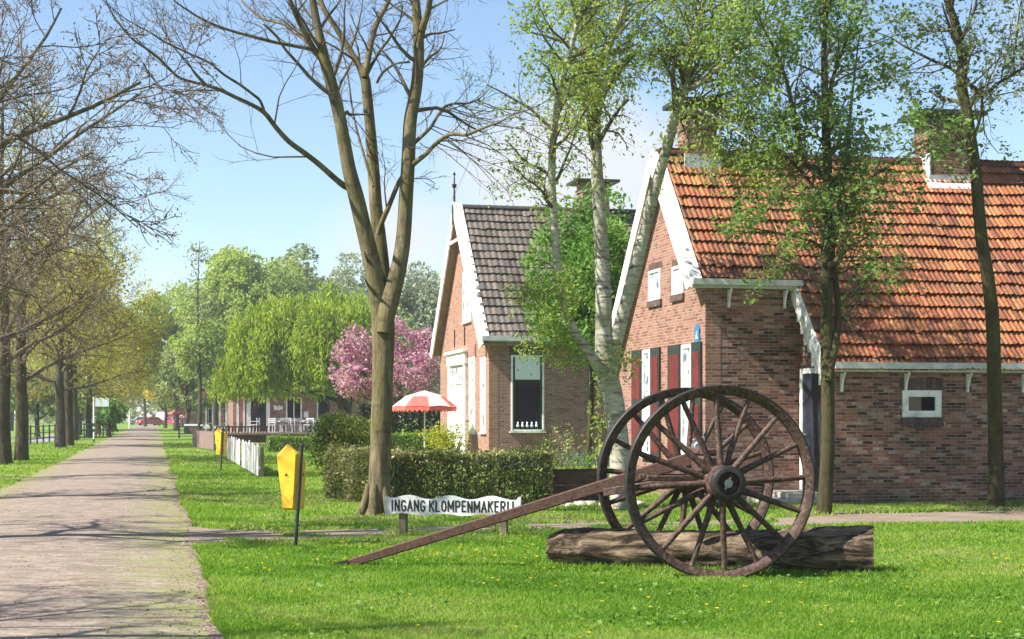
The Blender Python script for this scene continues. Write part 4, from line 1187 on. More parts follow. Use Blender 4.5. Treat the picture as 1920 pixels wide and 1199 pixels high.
# ------------------------------------------------------------------ the bare maple in the middle
B = np.array((P(708, 966, 25.8)[0], 25.8, 0.0))
mt = empty('maple_tree', B, 0, 'large bare maple with a forked grey-green trunk standing at the corner of the garden hedge', 'tree')
Y = 25.8
S = [
    ([(706, 985, .33), (708, 968, .27), (710, 948, .215), (711, 915, .198), (713, 850, .19), (716, 760, .188), (718, 680, .19), (719, 620, .205), (717, 580, .2), (714, 545, .16), (712, 500, .03)], 0, 0),
    ([(717, 625, .14), (713, 580, .16), (703, 520, .16), (692, 470, .15), (680, 420, .142), (668, 370, .14), (655, 320, .125), (644, 260, .115), (634, 208, .11), (622, 160, .105), (610, 118, .1), (600, 70, .075), (588, 10, .065), (580, -60, .05), (570, -160, .03), (566, -260, .01)], 0, -.6),
    ([(719, 620, .12), (719, 560, .13), (718, 510, .13), (712, 450, .125), (705, 390, .12), (701, 330, .112), (696, 260, .1), (689, 187, .095), (684, 146, .09), (672, 122, .065), (658, 98, .06), (631, 54, .055), (604, 10, .05), (585, -60, .035), (570, -150, .012)], .6, .4),
    ([(720, 625, .14), (727, 580, .16), (738, 540, .155), (750, 490, .14), (757, 440, .132), (761, 375, .128), (766, 292, .122), (769, 229, .118), (776, 190, .112), (782, 150, .105), (785, 90, .1), (782, 30, .085), (776, -30, .07), (772, -110, .05), (770, -220, .015)], -.2, .5),
    ([(684, 146, .07), (690, 110, .065), (696, 80, .06), (706, 45, .055), (722, 15, .05), (735, -20, .04), (745, -110, .012)], .6, .4),
    ([(785, 90, .075), (793, 50, .07), (803, 20, .065), (808, -30, .05), (815, -140, .012)], .1, -.4),
    ([(608, 115, .075), (590, 95, .062), (572, 62, .055), (558, 35, .05), (540, -10, .04), (520, -80, .015)], -.3, -.6),
    ([(661, 356, .075), (640, 345, .062), (600, 310, .055), (572, 288, .052), (542, 266, .05), (518, 240, .046), (496, 212, .044), (470, 196, .038), (442, 183, .036), (415, 170, .034), (387, 160, .031), (360, 154, .028), (333, 144, .027), (300, 112, .024), (275, 92, .022), (250, 75, .02), (226, 48, .017), (208, 22, .014), (190, -20, .008)], 0, -3.2),
    ([(497, 214, .03), (488, 190, .027), (475, 178, .026), (448, 158, .025), (421, 141, .024), (392, 118, .022), (362, 104, .02), (325, 87, .018), (300, 74, .016), (283, 62, .015), (250, 45, .012), (222, 26, .009), (200, 5, .005)], -1.1, -1.6),
    ([(384, 160, .02), (365, 138, .018), (354, 120, .016), (340, 104, .014), (325, 88, .012), (312, 62, .009), (305, 30, .005)], -1.9, -.5),
    ([(600, 105, .045), (583, 93, .04), (560, 88, .037), (512, 79, .032), (488, 73, .03), (462, 66, .028), (430, 57, .026), (400, 46, .024), (375, 34, .021), (354, 21, .018), (325, 0, .014), (300, -30, .008)], -.3, -1.8),
    ([(607, 122, .05), (590, 96, .042), (571, 75, .038), (552, 60, .035), (533, 46, .032), (512, 40, .03), (492, 35, .028), (470, 18, .024), (454, 2, .02), (440, -30, .012)], -.2, 1.5),
    ([(708, 440, .05), (718, 412, .055), (728, 390, .05), (738, 365, .048), (752, 335, .045), (770, 318, .04), (777, 308, .036)], .5, -.2),
    ([(770, 312, .055), (785, 300, .05), (800, 288, .044), (812, 275, .042), (827, 262, .04), (842, 253, .038), (858, 252, .035), (875, 253, .032), (893, 246, .028), (912, 238, .024), (935, 230, .018), (960, 215, .008)], 0, -1.2),
    ([(772, 272, .045), (784, 262, .04), (797, 250, .036), (810, 236, .033), (822, 215, .03), (835, 200, .027), (855, 194, .024), (877, 194, .02), (900, 184, .014), (925, 160, .006)], .1, 1.4),
    ([(640, 230, .035), (650, 210, .03), (655, 215, .03), (672, 215, .02), (690, 215, .018)], 0, .4),
    ([(700, 350, .03), (682, 290, .028), (668, 240, .024), (660, 200, .02), (652, 140, .015), (640, 90, .008)], .3, 1.0),
    ([(707, 155, .03), (715, 140, .028), (728, 128, .025), (745, 119, .022), (768, 117, .02)], .6, -.6),
    ([(698, 500, .04), (689, 488, .03), (684, 474, .015)], -.1, -.3),
    ([(712, 560, .05), (694, 540, .03), (684, 524, .014)], -.1, -.4),
]
g = Grow(21, [.75, .7, .65, .6], [.45, .55, .55, .5], [6, 5, 4, 0], [.12, .16, .2, .2], [.02, .03, .02, -.01], [8, 7, 5, 4], [.2, .2, .2, .2], 3, .0042, .4)
thick = []
for i, (tr, dy0, dyt) in enumerate(S):
    p, r = stem(tr, Y + dy0, B, dyt)
    r = r * (.9 if i < 4 else .82)
    thick.append((p, r))
    if i == 0 or i >= 18: continue
    L = float(np.linalg.norm(np.diff(p, axis=0), axis=1).sum())
    g.kids(p, r, max(2.2, min(3.6, L * .75)), 0, n=int(2 + L * 1.35), t0=.5 if i in (1, 2, 3) else .12)
# hanging shoots on the right-hand boughs
for i in (13, 14):
    p, r = thick[i]; L = 3
    for k in range(9):
        j = rnd.randint(len(p) // 4, len(p) - 2)
        g.branch(p[j], np.array((.35 + .3 * rnd.random(), rnd.uniform(-.5, .5), -.15)), rnd.uniform(.9, 1.9), .012, 2)
# fissures and root flare
for k in range(6):
    a = k * 1.05 + .3; p0 = np.array((math.cos(a) * .14, math.sin(a) * .14, .5)); p1 = np.array((math.cos(a) * .25, math.sin(a) * .25, .07)); p2 = np.array((math.cos(a) * .42, math.sin(a) * .42, -.06))
    s = spline([(*p0, .05), (*p1, .07), (*p2, .04)], 4); thick.append((s[:, :3], s[:, 3]))
mid = g.out.get(1, []); thin = g.out.get(2, []) + g.out.get(3, [])
wood_mesh('trunk', thick, [], [], M['bark'], mt)
wood_mesh('branches', [], mid, thin, M['bark_twig'], mt)

# ------------------------------------------------------------------ birch
B = np.array((P(1165, 958, 27.5)[0], 27.5, 0.0)); Y = 27.5
bt = empty('birch_tree', B, 0, 'white-barked birch with three diverging stems and light spring leaves behind the cart', 'tree')
S = [
    ([(1168, 985, .27), (1167, 960, .23), (1165, 930, .195), (1163, 890, .182), (1162, 850, .18), (1157, 800, .178), (1150, 750, .182), (1140, 710, .19), (1134, 675, .17), (1132, 630, .155)], 0, 0),
    ([(1134, 680, .16), (1132, 620, .15), (1131, 540, .138), (1127, 450, .125), (1122, 370, .112), (1118, 300, .105), (1116, 240, .1), (1114, 180, .094), (1110, 130, .09), (1100, 70, .075), (1092, 0, .062), (1086, -90, .04), (1082, -190, .01)], 0, .6),
    ([(1112, 145, .062), (1122, 132, .06), (1133, 110, .055), (1148, 75, .05), (1160, 40, .045), (1175, 0, .038), (1190, -70, .02), (1200, -140, .006)], .3, -.8),
    ([(1128, 700, .1), (1108, 668, .09), (1085, 635, .085), (1066, 600, .082), (1052, 560, .078), (1045, 500, .074), (1040, 430, .07), (1035, 350, .066), (1036, 280, .062), (1043, 210, .058), (1055, 150, .053), (1068, 100, .048), (1080, 55, .042), (1090, 10, .036), (1100, -60, .02), (1108, -130, .006)], -.2, -1.6),
    ([(1142, 700, .13), (1155, 640, .122), (1168, 590, .118), (1185, 530, .114), (1202, 460, .108), (1220, 385, .102), (1235, 330, .096), (1247, 290, .092), (1260, 240, .095), (1272, 200, .09), (1285, 165, .082), (1292, 120, .068), (1300, 80, .062), (1310, 40, .055), (1320, 0, .048), (1332, -80, .03), (1345, -160, .008)], .1, -1.3),
    ([(1282, 172, .05), (1307, 160, .046), (1330, 140, .042), (1357, 121, .038), (1380, 102, .034), (1400, 88, .03), (1428, 56, .024), (1450, 20, .016), (1465, -20, .008)], -1.0, -1.0),
    ([(1268, 215, .04), (1290, 205, .036), (1320, 210, .03), (1350, 225, .024), (1385, 250, .016), (1410, 270, .006)], -.6, -1.2),
]
g = Grow(31, [.8, .8, .75, .7], [.55, .6, .55, .5], [6, 6, 4, 0], [.1, .14, .18, .2], [.02, -.01, -.08, -.14], [8, 6, 6, 5], [.1, .12, .12, .1], 3, .003)
thick = []
for i, (tr, a, b) in enumerate(S):
    p, r = stem(tr, Y + a, B, b); thick.append((p, r))
    if i == 0: continue
    L = float(np.linalg.norm(np.diff(p, axis=0), axis=1).sum())
    g.kids(p, r, 2.5, 0, n=int((6 + L * 3.0) * (1.6 if i == 5 else .9)), t0={1: .42, 3: .4, 4: .5}.get(i, .1))
for k in range(9):      # leafy shoots low on the left stem
    p = thick[3][0]; j = rnd.randint(3, 18)
    g.branch(p[j], np.array((rnd.uniform(-.9, .3), rnd.uniform(-.6, .3), -.05)), rnd.uniform(.5, .9), .008, 1)
wood_mesh('trunk', thick, [], [], M['birch'], bt)
wood_mesh('branches', [], g.out.get(1, []), g.out.get(2, []) + g.out.get(3, []), M['bark_twig'], bt)
pts = g.tip_points(11, .1, .1)
pts = pts[(pts + B)[:, 2] > 1.9]
cl = .5 + .3 * vnoise(pts[:, 0] + pts[:, 2] * .7, pts[:, 1], .6, 2)
leaves_obj('crown', pts, .06, M['leaf_birch'], bt, g.r, tint=cl, droop=.5)

# ------------------------------------------------------------------ the two slim trees in front of the barn
def slim_tree(name, label, base, Y, S, seed, mat, cfg, n_leaf, size, kidsL, bark, clip=None, jit=.1):
    B = np.array((P(base[0], base[1], Y)[0], Y, 0.0)); t = empty(name, B, 0, label, 'tree')
    g = Grow(seed, *cfg); thick = []
    for i, (tr, a, b, nk, t0) in enumerate(S):
        p, r = stem(tr, Y + a, B, b); thick.append((p, r))
        if nk: g.kids(p, r, kidsL, 0, n=nk, t0=t0)
    wood_mesh('trunk', thick, [], [], M[bark], t)
    wood_mesh('branches', [], g.out.get(1, []), g.out.get(2, []) + g.out.get(3, []), M['bark_twig' if bark != 'bark_dark' else 'bark_dark'], t)
    pts = g.tip_points(n_leaf, jit, .1)
    if clip is not None: pts = pts[clip(pts + B)]
    cl = .5 + .3 * vnoise(pts[:, 0] * 1.3 + pts[:, 2], pts[:, 1] + pts[:, 2] * .4, .7, seed)
    leaves_obj('crown', pts, size, M[mat], t, g.r, tint=cl, flat=.4)
    return t


S1 = [
    ([(1544, 985, .17), (1545, 966, .135), (1549, 900, .118), (1552, 820, .112), (1552, 740, .11), (1551, 660, .108), (1550, 580, .1), (1548, 500, .095), (1551, 420, .086), (1552, 340, .08), (1549, 260, .072), (1547, 180, .062), (1545, 100, .05), (1549, 20, .036), (1553, -60, .02), (1556, -140, .006)], 0, .2, 24, .42),
    ([(1553, 715, .06), (1562, 670, .062), (1570, 620, .06), (1571, 570, .056), (1565, 520, .052), (1560, 480, .05), (1566, 430, .046), (1574, 380, .04), (1584, 310, .034), (1592, 240, .028), (1600, 160, .02), (1612, 60, .008)], -.1, .9, 13, .25),
    ([(1545, 330, .05), (1530, 316, .046), (1512, 310, .042), (1503, 290, .04), (1494, 240, .038), (1484, 192, .034), (1475, 155, .031), (1467, 129, .028), (1452, 92, .024), (1434, 60, .02), (1415, 10, .012), (1400, -60, .004)], 0, -1.3, 14, .1),
    ([(1554, 200, .04), (1559, 160, .036), (1570, 120, .03), (1582, 90, .026), (1600, 50, .02), (1625, 0, .012), (1640, -50, .005)], .2, 1.0, 9, .1),
    ([(1545, 390, .035), (1530, 360, .032), (1500, 320, .027), (1465, 285, .022), (1430, 262, .016), (1390, 250, .008)], 0, 1.2, 17, .1),
    ([(1556, 440, .034), (1570, 410, .031), (1598, 368, .028), (1630, 335, .025), (1680, 305, .02), (1732, 275, .012), (1760, 262, .005)], 0, -1.1, 10, .1),
    ([(1548, 470, .03), (1520, 452, .025), (1470, 440, .02), (1420, 430, .014), (1370, 425, .006)], 0, -.9, 10, .1),
    ([(1556, 520, .028), (1600, 500, .022), (1650, 486, .016), (1700, 480, .007)], 0, -.7, 8, .15),
]
cfg1 = ([.85, .75, .7, .7], [.5, .62, .6, .5], [5, 5, 4, 0], [.12, .16, .2, .2], [.0, .0, -.02, -.05], [7, 6, 5, 4], [.1, .15, .1, .1], 3, .003)
clip1 = lambda q: (q[:, 2] > 3.3 + .35 * vnoise(q[:, 0], q[:, 1], .4, 1)) & (vnoise(q[:, 0] * 1.1, q[:, 2], .55, 6) > -.52) & ~((q[:, 2] < 4.9) & (np.abs(q[:, 0] - 5.1) > .95) & (vnoise(q[:, 0], q[:, 2], .5, 3) < .15))
slim_tree('rowan_tree', 'slim twin-stemmed leafy tree beside the barn door with a green crown over the orange roof', (1545, 966), 26.0, S1, 41, 'leaf_green', cfg1, 9, .078, 2.1, 'bark_green', clip1)
S2 = [
    ([(1870, 985, .2), (1868, 955, .16), (1868, 890, .135), (1866, 800, .128), (1864, 700, .122), (1861, 600, .118), (1852, 520, .112), (1842, 460, .108), (1835, 390, .104), (1829, 320, .1), (1821, 265, .098), (1812, 205, .095), (1803, 160, .092), (1804, 104, .085), (1793, 50, .075), (1776, 0, .062), (1762, -70, .04), (1755, -150, .01)], 0, -.3, 14, .55),
    ([(1800, 145, .035), (1788, 132, .03), (1770, 122, .027), (1755, 117, .025), (1725, 102, .022), (1697, 88, .018), (1668, 70, .012), (1640, 60, .005)], -.1, .8, 9, .1),
    ([(1805, 160, .04), (1815, 158, .036), (1826, 164, .034), (1842, 175, .032), (1858, 168, .03), (1872, 156, .028), (1895, 142, .026), (1917, 129, .024), (1945, 118, .018), (1975, 95, .008)], -.1, -.8, 12, .1),
    ([(1900, 138, .022), (1901, 104, .02), (1906, 70, .018), (1909, 42, .015), (1915, 0, .01), (1922, -50, .004)], -.6, .5, 8, .1),
    ([(1822, 275, .03), (1838, 220, .026), (1842, 180, .022)], -.1, -.3, 2, .3),
]
cfg2 = ([.85, .75, .7, .7], [.55, .62, .6, .5], [6, 5, 4, 0], [.13, .18, .22, .2], [.0, .0, -.01, -.02], [7, 6, 5, 4], [.1, .15, .1, .1], 3, .003)
slim_tree('alder_tree', 'tall bent bare-stemmed tree with sparse leaves at the right end of the barn wall', (1868, 955), 28.0, S2, 43, 'leaf_dark', cfg2, 6, .075, 2.3, 'bark_green', lambda q: q[:, 2] > 5.1, .08)


# ------------------------------------------------------------------ other broadleaf trees and shrubs
def blob_points(rng, blobs, per, shell=.55):
    out = []
    for (c, r) in blobs:
        n = int(per * (np.prod(np.atleast_1d(r)) ** (2 / 3 if np.size(r) > 1 else 2)) + 1)
        d = rng.normal(size=(n, 3)); d /= np.linalg.norm(d, axis=1, keepdims=True)
        rad = shell + (1.08 - shell) * rng.random(n) ** .7
        out.append(np.array(c) + d * rad[:, None] * r)
    return np.concatenate(out)


def crown_blobs(rng, cz, rx, rz, n, br, ry=None, low=-.75):
    ry = rx if ry is None else ry; out = []
    while len(out) < n:
        d = rng.normal(size=3); d /= np.linalg.norm(d)
        if d[2] < low: continue
        q = rng.random() ** .45
        s = br * rng.uniform(.65, 1.25)
        out.append((np.array((d[0] * (rx - s * .6) * q, d[1] * (ry - s * .6) * q, cz + d[2] * (rz - s * .6) * q)), s))
    return out


def simple_trunk(rng, h, r, blobs, mat, parent, n_limb=9, lean=0.0, z_fork=.45):
    p = [(0, 0, -.1, r * 1.4), (0, 0, .35, r)] + [(lean * h * t * t + rng.normal(0, .012 * h), rng.normal(0, .012 * h), h * t, r * (1.02 - .85 * t)) for t in (.25, .45, .65, .85, 1.0)]
    s = spline(p, 4); th = [(s[:, :3], np.maximum(s[:, 3], .01))]; mids, thins = [], []
    for k in range(min(n_limb, len(blobs))):
        c, br = blobs[k]; t = rng.uniform(z_fork * .8, .85)
        i = int(t * (len(s) - 1)); a = s[i, :3]
        if c[2] < a[2] - .5: i = int(z_fork * .8 * (len(s) - 1)); a = s[i, :3]
        mm = (a * .5 + c * .5) + np.array((0, 0, -.1 * np.linalg.norm(c - a)))
        q = spline([(*a, s[i, 3] * .55), (*mm, s[i, 3] * .35), (*c, .02)], 5); mids.append((q[:, :3], q[:, 3]))
        for j in range(5):
            e = c + rng.normal(0, br * .6, 3); b_ = spline([(*mm, s[i, 3] * .2), (*(mm * .4 + e * .6), s[i, 3] * .1), (*e, .008)], 3); thins.append((b_[:, :3], b_[:, 3]))
    return wood_mesh('trunk', th, mids, thins, mat, parent)


def bush_tree(name, label, loc, cz, rx, rz, nb, br, per, size, mat, bark='bark_dark', trunk=None, seed=1, ry=None, low=-.75, cat='tree', group=None, crown='crown', tintvar=.22, droop=0., stretch=None, sparse=None):
    rng = np.random.default_rng(seed); o = empty(name, (loc[0], loc[1], 0), rng.uniform(-.3, .3), label, cat, group)
    bl = crown_blobs(rng, cz, rx, rz, nb, br, ry, low)
    pts = blob_points(rng, bl, per)
    pts = pts[pts[:, 2] > .03]
    if sparse is not None: pts = pts[sparse(pts)]
    ctint = np.repeat(np.clip(.5 + rng.normal(0, tintvar, len(bl)), .1, .9), 1)
    cen = np.array([b_[0] for b_ in bl]); near = np.argmin(((pts[:, None, :] - cen[None, :, :]) ** 2).sum(2), axis=1) if len(pts) * len(bl) < 4e6 else rng.integers(0, len(bl), len(pts))
    leaves_obj(crown, pts, size, M[mat], o, rng, tint=ctint[near], droop=droop)
    if trunk:
        simple_trunk(rng, trunk[0], trunk[1], bl, M[bark], o)
    else:
        mids = []
        for k in range(min(14, nb)):
            c, b_ = bl[k]; a = np.array((rng.normal(0, .1 * rx), rng.normal(0, .1 * rx), -.05)); q = spline([(*a, .03), (*(a * .4 + c * .6), .02), (*c, .008)], 4); mids.append((q[:, :3], q[:, 3]))
        wood_mesh('stems', [], mids, [], M['bark_twig'], o)
    return o


def at(px, Y): return np.array(((px - 960) / F * Y, Y))


# bright tree between the two houses
bush_tree('young_maple', 'bright green bushy tree between the grey roofed house and the farmhouse gable', at(1103, 39), 4.7, 1.85, 2.5, 46, .6, 1050, .11, 'leaf_bright', trunk=(5.8, .08), seed=61, bark='bark_green', low=-.9)
# bush at the far end of the garden hedge
bush_tree('garden_shrub', 'rounded green shrub rising behind the left end of the garden hedge', at(645, 33.2), 1.0, .78, .86, 30, .32, 2600, .06, 'leaf_shrub', seed=62, cat='shrub')
bush_tree('forsythia_shrub', 'yellow-green flowering shrub beside the orange gable of the grey roofed house', at(836, 45.5), .75, .85, .8, 26, .3, 1100, .07, 'leaf_lime', seed=63, cat='shrub', low=-.95)
# flower bed plants between the board and the grey house
for k, (px, Yp, hgt, rr, mt_, lb) in enumerate(((1036, 30.6, 1.15, .3, 'leaf_shrub', 'loose light green plant next to the garden hedge end'), (1066, 31.4, 1.35, .34, 'leaf_olive', 'tall straggly pale plant in the middle of the flower bed behind the brown board'), (1098, 30.4, .95, .36, 'leaf_bright', 'low bright green plant beside the birch trunk behind the brown board'))):
    rng = np.random.default_rng(70 + k); o = empty('garden_plant', (*at(px, Yp), 0), 0, lb, 'plant', 'plants in the flower bed')
    th = []; lp = []
    for j in range(16):
        a = rng.uniform(0, 6.28); e = np.array((math.cos(a) * rr * rng.random(), math.sin(a) * rr * rng.random(), hgt * rng.uniform(.6, 1.1)))
        q = spline([(*(e * (.3, .3, 0)), .008), (*(e * (.6, .6, .5)), .006), (*e, .003)], 4); th.append((q[:, :3], q[:, 3]))
        n_ = 26; ii = rng.integers(3, len(q), n_); lp.append(q[ii, :3] + rng.normal(0, .06, (n_, 3)))
    wood_mesh('stems', [], [], th, M['bark_twig'], o); leaves_obj('leaves', np.concatenate(lp), .06, M[mt_], o, rng)
rng = np.random.default_rng(77); o = empty('ivy_plant', (*at(1128, 29.2), 0), 0, 'light green climber growing up between the birch trunk and the brown wall', 'plant')
lp = np.stack((rng.normal(0, .12, 600), rng.normal(0, .1, 600), rng.uniform(0, 2.4, 600)), 1); lp = lp[rng.random(600) > lp[:, 2] / 4]
leaves_obj('leaves', lp, .07, M['leaf_fresh'], o, rng); wood_mesh('stems', [], [], [(np.array([(x_, 0, -.02), (x_ * 1.3, .02, .8), (x_ * .7, 0, 1.6), (x_, 0, 2.3)]), np.full(4, .006)) for x_ in (-.06, .02, .08)], M['bark_twig'], o)


def hedge(name, label, segs, h, wd, mat, size, dens, seed, lump=.05, group=None, bark='bark_dark'):
    """segs: list of ((x0,y0),(x1,y1)) centre lines; leaf shells with a dense twig core"""
    rng = np.random.default_rng(seed); base = np.array(segs[0][0]); o = empty(name, (*base, 0), 0, label, 'hedge', group)
    PT, ST = [], []
    for a, b in segs:
        a, b = np.array(a) - base, np.array(b) - base; L = np.linalg.norm(b - a); t = (b - a) / L; n_ = np.array((-t[1], t[0]))
        def put(N, fs, fw, fz):
            s, w_, z = fs(N), fw(N), fz(N)
            lz_ = lump * vnoise(s, w_, .5, seed); PT.append(np.stack((a[0] + t[0] * s + n_[0] * w_ * (1 + .12 * vnoise(s, z, .45, seed + 1)), a[1] + t[1] * s + n_[1] * w_ * (1 + .12 * vnoise(s, z, .45, seed + 1)), z + lz_ * (z / h)), 1))
        u = rng.uniform
        e = wd / 2
        for sgn in (-1, 1):
            put(int(dens * L * h * 1.5), lambda N: u(-e, L + e, N), lambda N: sgn * (e - np.abs(rng.normal(0, .07, N))), lambda N: u(.02, h, N))
            put(int(dens * wd * h * 1.5), lambda N: (L + e if sgn > 0 else -e) - sgn * np.abs(rng.normal(0, .07, N)), lambda N: u(-e, e, N), lambda N: u(.02, h, N))
        put(int(dens * L * wd * 1.5), lambda N: u(-e, L + e, N), lambda N: u(-e, e, N), lambda N: h - np.abs(rng.normal(0, .06, N)) + .02)
        put(int(dens * L * .25), lambda N: u(-e, L + e, N), lambda N: u(-e, e, N), lambda N: h + np.abs(rng.normal(0, .05, N)))
        put(int(dens * L * h * .6), lambda N: u(-e, L + e, N), lambda N: u(-e * .7, e * .7, N), lambda N: u(.02, h * .95, N))
        for k in range(int(L * 28)):
            s, w_ = u(-e * .8, L + e * .8), u(-e * .75, e * .75); p0 = np.array((*(a + t * s + n_ * w_ * .6), -.02)); p1 = np.array((*(a + t * (s + rng.normal(0, .08)) + n_ * w_), h * u(.75, .97)))
            ST.append((np.array([p0, p0 * .5 + p1 * .5 + np.append(rng.normal(0, .03, 2), 0), p1]), np.array((.012, .009, .004))))
    pts = np.concatenate(PT)
    cl = .5 + .22 * vnoise(pts[:, 0] * 1.3, pts[:, 2] * 1.4 + pts[:, 1], .5, seed)
    leaves_obj('leaves', pts, size, M[mat], o, rng, tint=cl); wood_mesh('stems', [], [], ST, M[bark], o)
    return o


hedge('garden_hedge', 'knee-high clipped brownish green garden hedge behind the wooden sign', [((-1.95, 27.85), (.36, 28.36)), ((-1.95, 27.85), (-3.2, 30.6))], .93, .62, 'leaf_hedge', .052, 1500, 81)
c0, c1 = at(520, 70), at(700, 70)
hedge('low_hedge', 'low bright clipped hedge on the lawn in front of the terrace', [((c0[0], c0[1]), (c1[0], c1[1] + .9))], .66, .9, 'leaf_box', .1, 330, 82)
c0, c1 = at(690, 57), at(846, 57)
hedge('low_hedge', 'low bright clipped hedge beneath the parasol', [((c0[0], c0[1]), (c1[0], c1[1] + .6))], .93, .8, 'leaf_box', .1, 330, 83)
c0, c1 = at(698, 66), at(850, 66)
hedge('shaded_hedge', 'tall hedge coloured almost black for shade under the pink blossom', [((c0[0], c0[1]), (c1[0], c1[1] + .6))], 2.0, 1.0, 'leaf_shaded', .13, 260, 84)

# cherry in blossom
rng = np.random.default_rng(90); ch = empty('cherry_tree', (*at(724, 79), 0), 0, 'pink blossoming cherry tree behind the maple trunk', 'tree')
bl = crown_blobs(rng, 3.9, 3.1, 2.5, 60, .72, low=-.8)
bl += [(np.array((2.1 + .5 * rng.normal(), .3 * rng.normal(), 5.1 + .35 * rng.normal())), .6) for k in range(6)]
pts = blob_points(rng, bl, 520, .4); pts = pts[vnoise(pts[:, 0], pts[:, 2] * 1.2, .5, 4) > -.62]
leaves_obj('blossom', pts, .15, M['petal'], ch, rng, tint=.5 + .22 * vnoise(pts[:, 0] * 1.4, pts[:, 2], .4, 5))
p2 = pts[rng.random(len(pts)) < .1] + rng.normal(0, .12, (int(0), 3)).sum() if False else pts[rng.random(len(pts)) < .09]
leaves_obj('young_leaves', p2 + rng.normal(0, .12, p2.shape), .15, M['leaf_olive'], ch, rng)
simple_trunk(rng, 3.6, .17, bl, M['bark_dark'], ch, 16, 0, .35)

# willow with hanging shoots
rng = np.random.default_rng(91); wl = empty('willow_tree', (*at(650, 88), 0), 0, 'broad yellow-green weeping willow hanging over the terrace', 'tree')
bl = [(c - np.array((3.1, 0, 0)), b_) for c, b_ in crown_blobs(rng, 5.7, 5.0, 3.3, 80, 1.15, low=-.45)]
bl = [(c + np.array((.3, 0, .28 * (c[0] + 3.1))), b_) for c, b_ in bl]
lp = []; th = []
for c, b_ in bl:
    for k in range(46):
        d_ = rng.normal(size=3); d_ /= np.linalg.norm(d_); a = c + d_ * b_ * rng.uniform(.3, 1.0); L = rng.uniform(1.2, 3.4) * (.55 + .45 * min(1, np.hypot(a[0] + 3.1, a[1]) / 4))
        L = min(L * 1.15, a[2] - 2.25 - rng.uniform(0, .7))
        if L < .3: continue
        o_ = np.array((a[0] + 3.1, a[1], 0)); o_ = o_ / (np.linalg.norm(o_) + 1e-6) * rng.uniform(.1, .6)
        n_ = int(7 * L) + 2; t_ = rng.random(n_); q = a + o_ * np.sqrt(t_)[:, None] + np.array((0, 0, -1)) * (t_ ** 1.25 * L)[:, None] + rng.normal(0, .07, (n_, 3)); lp.append(q)
        if k % 7 == 0:
            ts = np.linspace(0, 1, 5); th.append((a + o_ * np.sqrt(ts)[:, None] + np.array((0, 0, -1)) * (ts ** 1.25 * L)[:, None], np.linspace(.02, .006, 5)))
pts = np.concatenate(lp)
leaves_obj('crown', pts, .24, M['leaf_willow'], wl, rng, tint=.5 + .28 * vnoise(pts[:, 0], pts[:, 2] * .6 + pts[:, 1], 1.0, 3), droop=2.2, aspect=.34)
wood_mesh('hanging_shoots', [], [], th, M['bark_twig'], wl); simple_trunk(rng, 6.5, .32, bl, M['bark_dark'], wl, 18, -.12, .3)

# woods beyond: each tree its own
FAR = [
    # name, px, top py, Y, width px, material, blobs, seed, label, low crown?
    ('poplar_tree', 330, 540, 175, 215, 'leaf_fresh', 30, 1, 'soft green tree at the far end of the road, left of the sparse slender tree'),
    ('beech_tree', 310, 655, 205, 84, 'leaf_yellow', 14, 2, 'small golden yellow tree at the end of the road above the parked cars'),
    ('ash_tree', 455, 452, 150, 240, 'leaf_fresh', 36, 3, 'tall fresh green tree rising behind the willow on its left'),
    ('ash_tree', 555, 458, 160, 200, 'leaf_olive', 28, 4, 'tall olive green tree with a spiky top directly behind the willow'),
    ('lime_tree', 650, 466, 170, 200, 'leaf_pale', 24, 5, 'pale thin-leaved tree showing just left of the maple fork'),
    ('lime_tree', 790, 460, 150, 210, 'leaf_pale', 30, 6, 'pale grey-green tree between the maple trunk and the white gable'),
    ('lime_tree', 740, 540, 120, 130, 'leaf_olive', 20, 7, 'shorter olive tree above the pink blossom'),
    ('elm_tree', 405, 570, 130, 170, 'leaf_fresh', 22, 8, 'mid green tree at the left edge of the willow'),
    ('elm_tree', 350, 630, 140, 120, 'leaf_olive', 18, 9, 'low olive tree beside the road behind the black barrier'),
    ('oak_tree', 205, 560, 165, 150, 'leaf_gold', 28, 10, 'brown-tinged tree on the left side of the road near its end'),
    ('oak_tree', 272, 650, 230, 100, 'leaf_olive', 12, 11, 'small hazy olive tree at the left side of the road end'),
    ('hazel_tree', 150, 690, 135, 130, 'leaf_fresh', 18, 12, 'light green bush-like tree behind the black railing near the street sign'),
    ('hazel_tree', 70, 660, 120, 150, 'leaf_olive', 20, 13, 'pale olive tree behind the black railing, left of the street sign'),
    ('hazel_tree', -20, 600, 115, 170, 'leaf_fresh', 20, 14, 'light green tree behind the first two dark roadside trunks'),
    ('oak_tree', 20, 520, 170, 210, 'leaf_pale', 28, 15, 'large greyish tree in the woods at the far left'),
    ('hazel_tree', 205, 745, 118, 60, 'leaf_bright', 12, 16, 'dark green bush right behind the street sign'),
    ('oak_tree', 110, 560, 185, 190, 'leaf_gold', 26, 17, 'large golden brown tree in the woods behind the street sign'),
]
for nm, px, top, Yt, wpx, mat, nb, sd, lb in FAR:
    h = CAMH + (HZ - top) / F * Yt; rx = wpx / F * Yt / 2
    cz = h * .6; rz = h * .405
    bush_tree(nm, lb, at(px, Yt), cz, rx, rz, nb, max(.55, rx * .38), 170 if rx > 2.5 else 260, .36 if Yt > 110 else .28, mat, trunk=(h * .8, .12 + h * .012), seed=100 + sd, low=-.95,
              sparse=(lambda q, s_=sd: vnoise(q[:, 0], q[:, 2], .9, s_) > -.55))
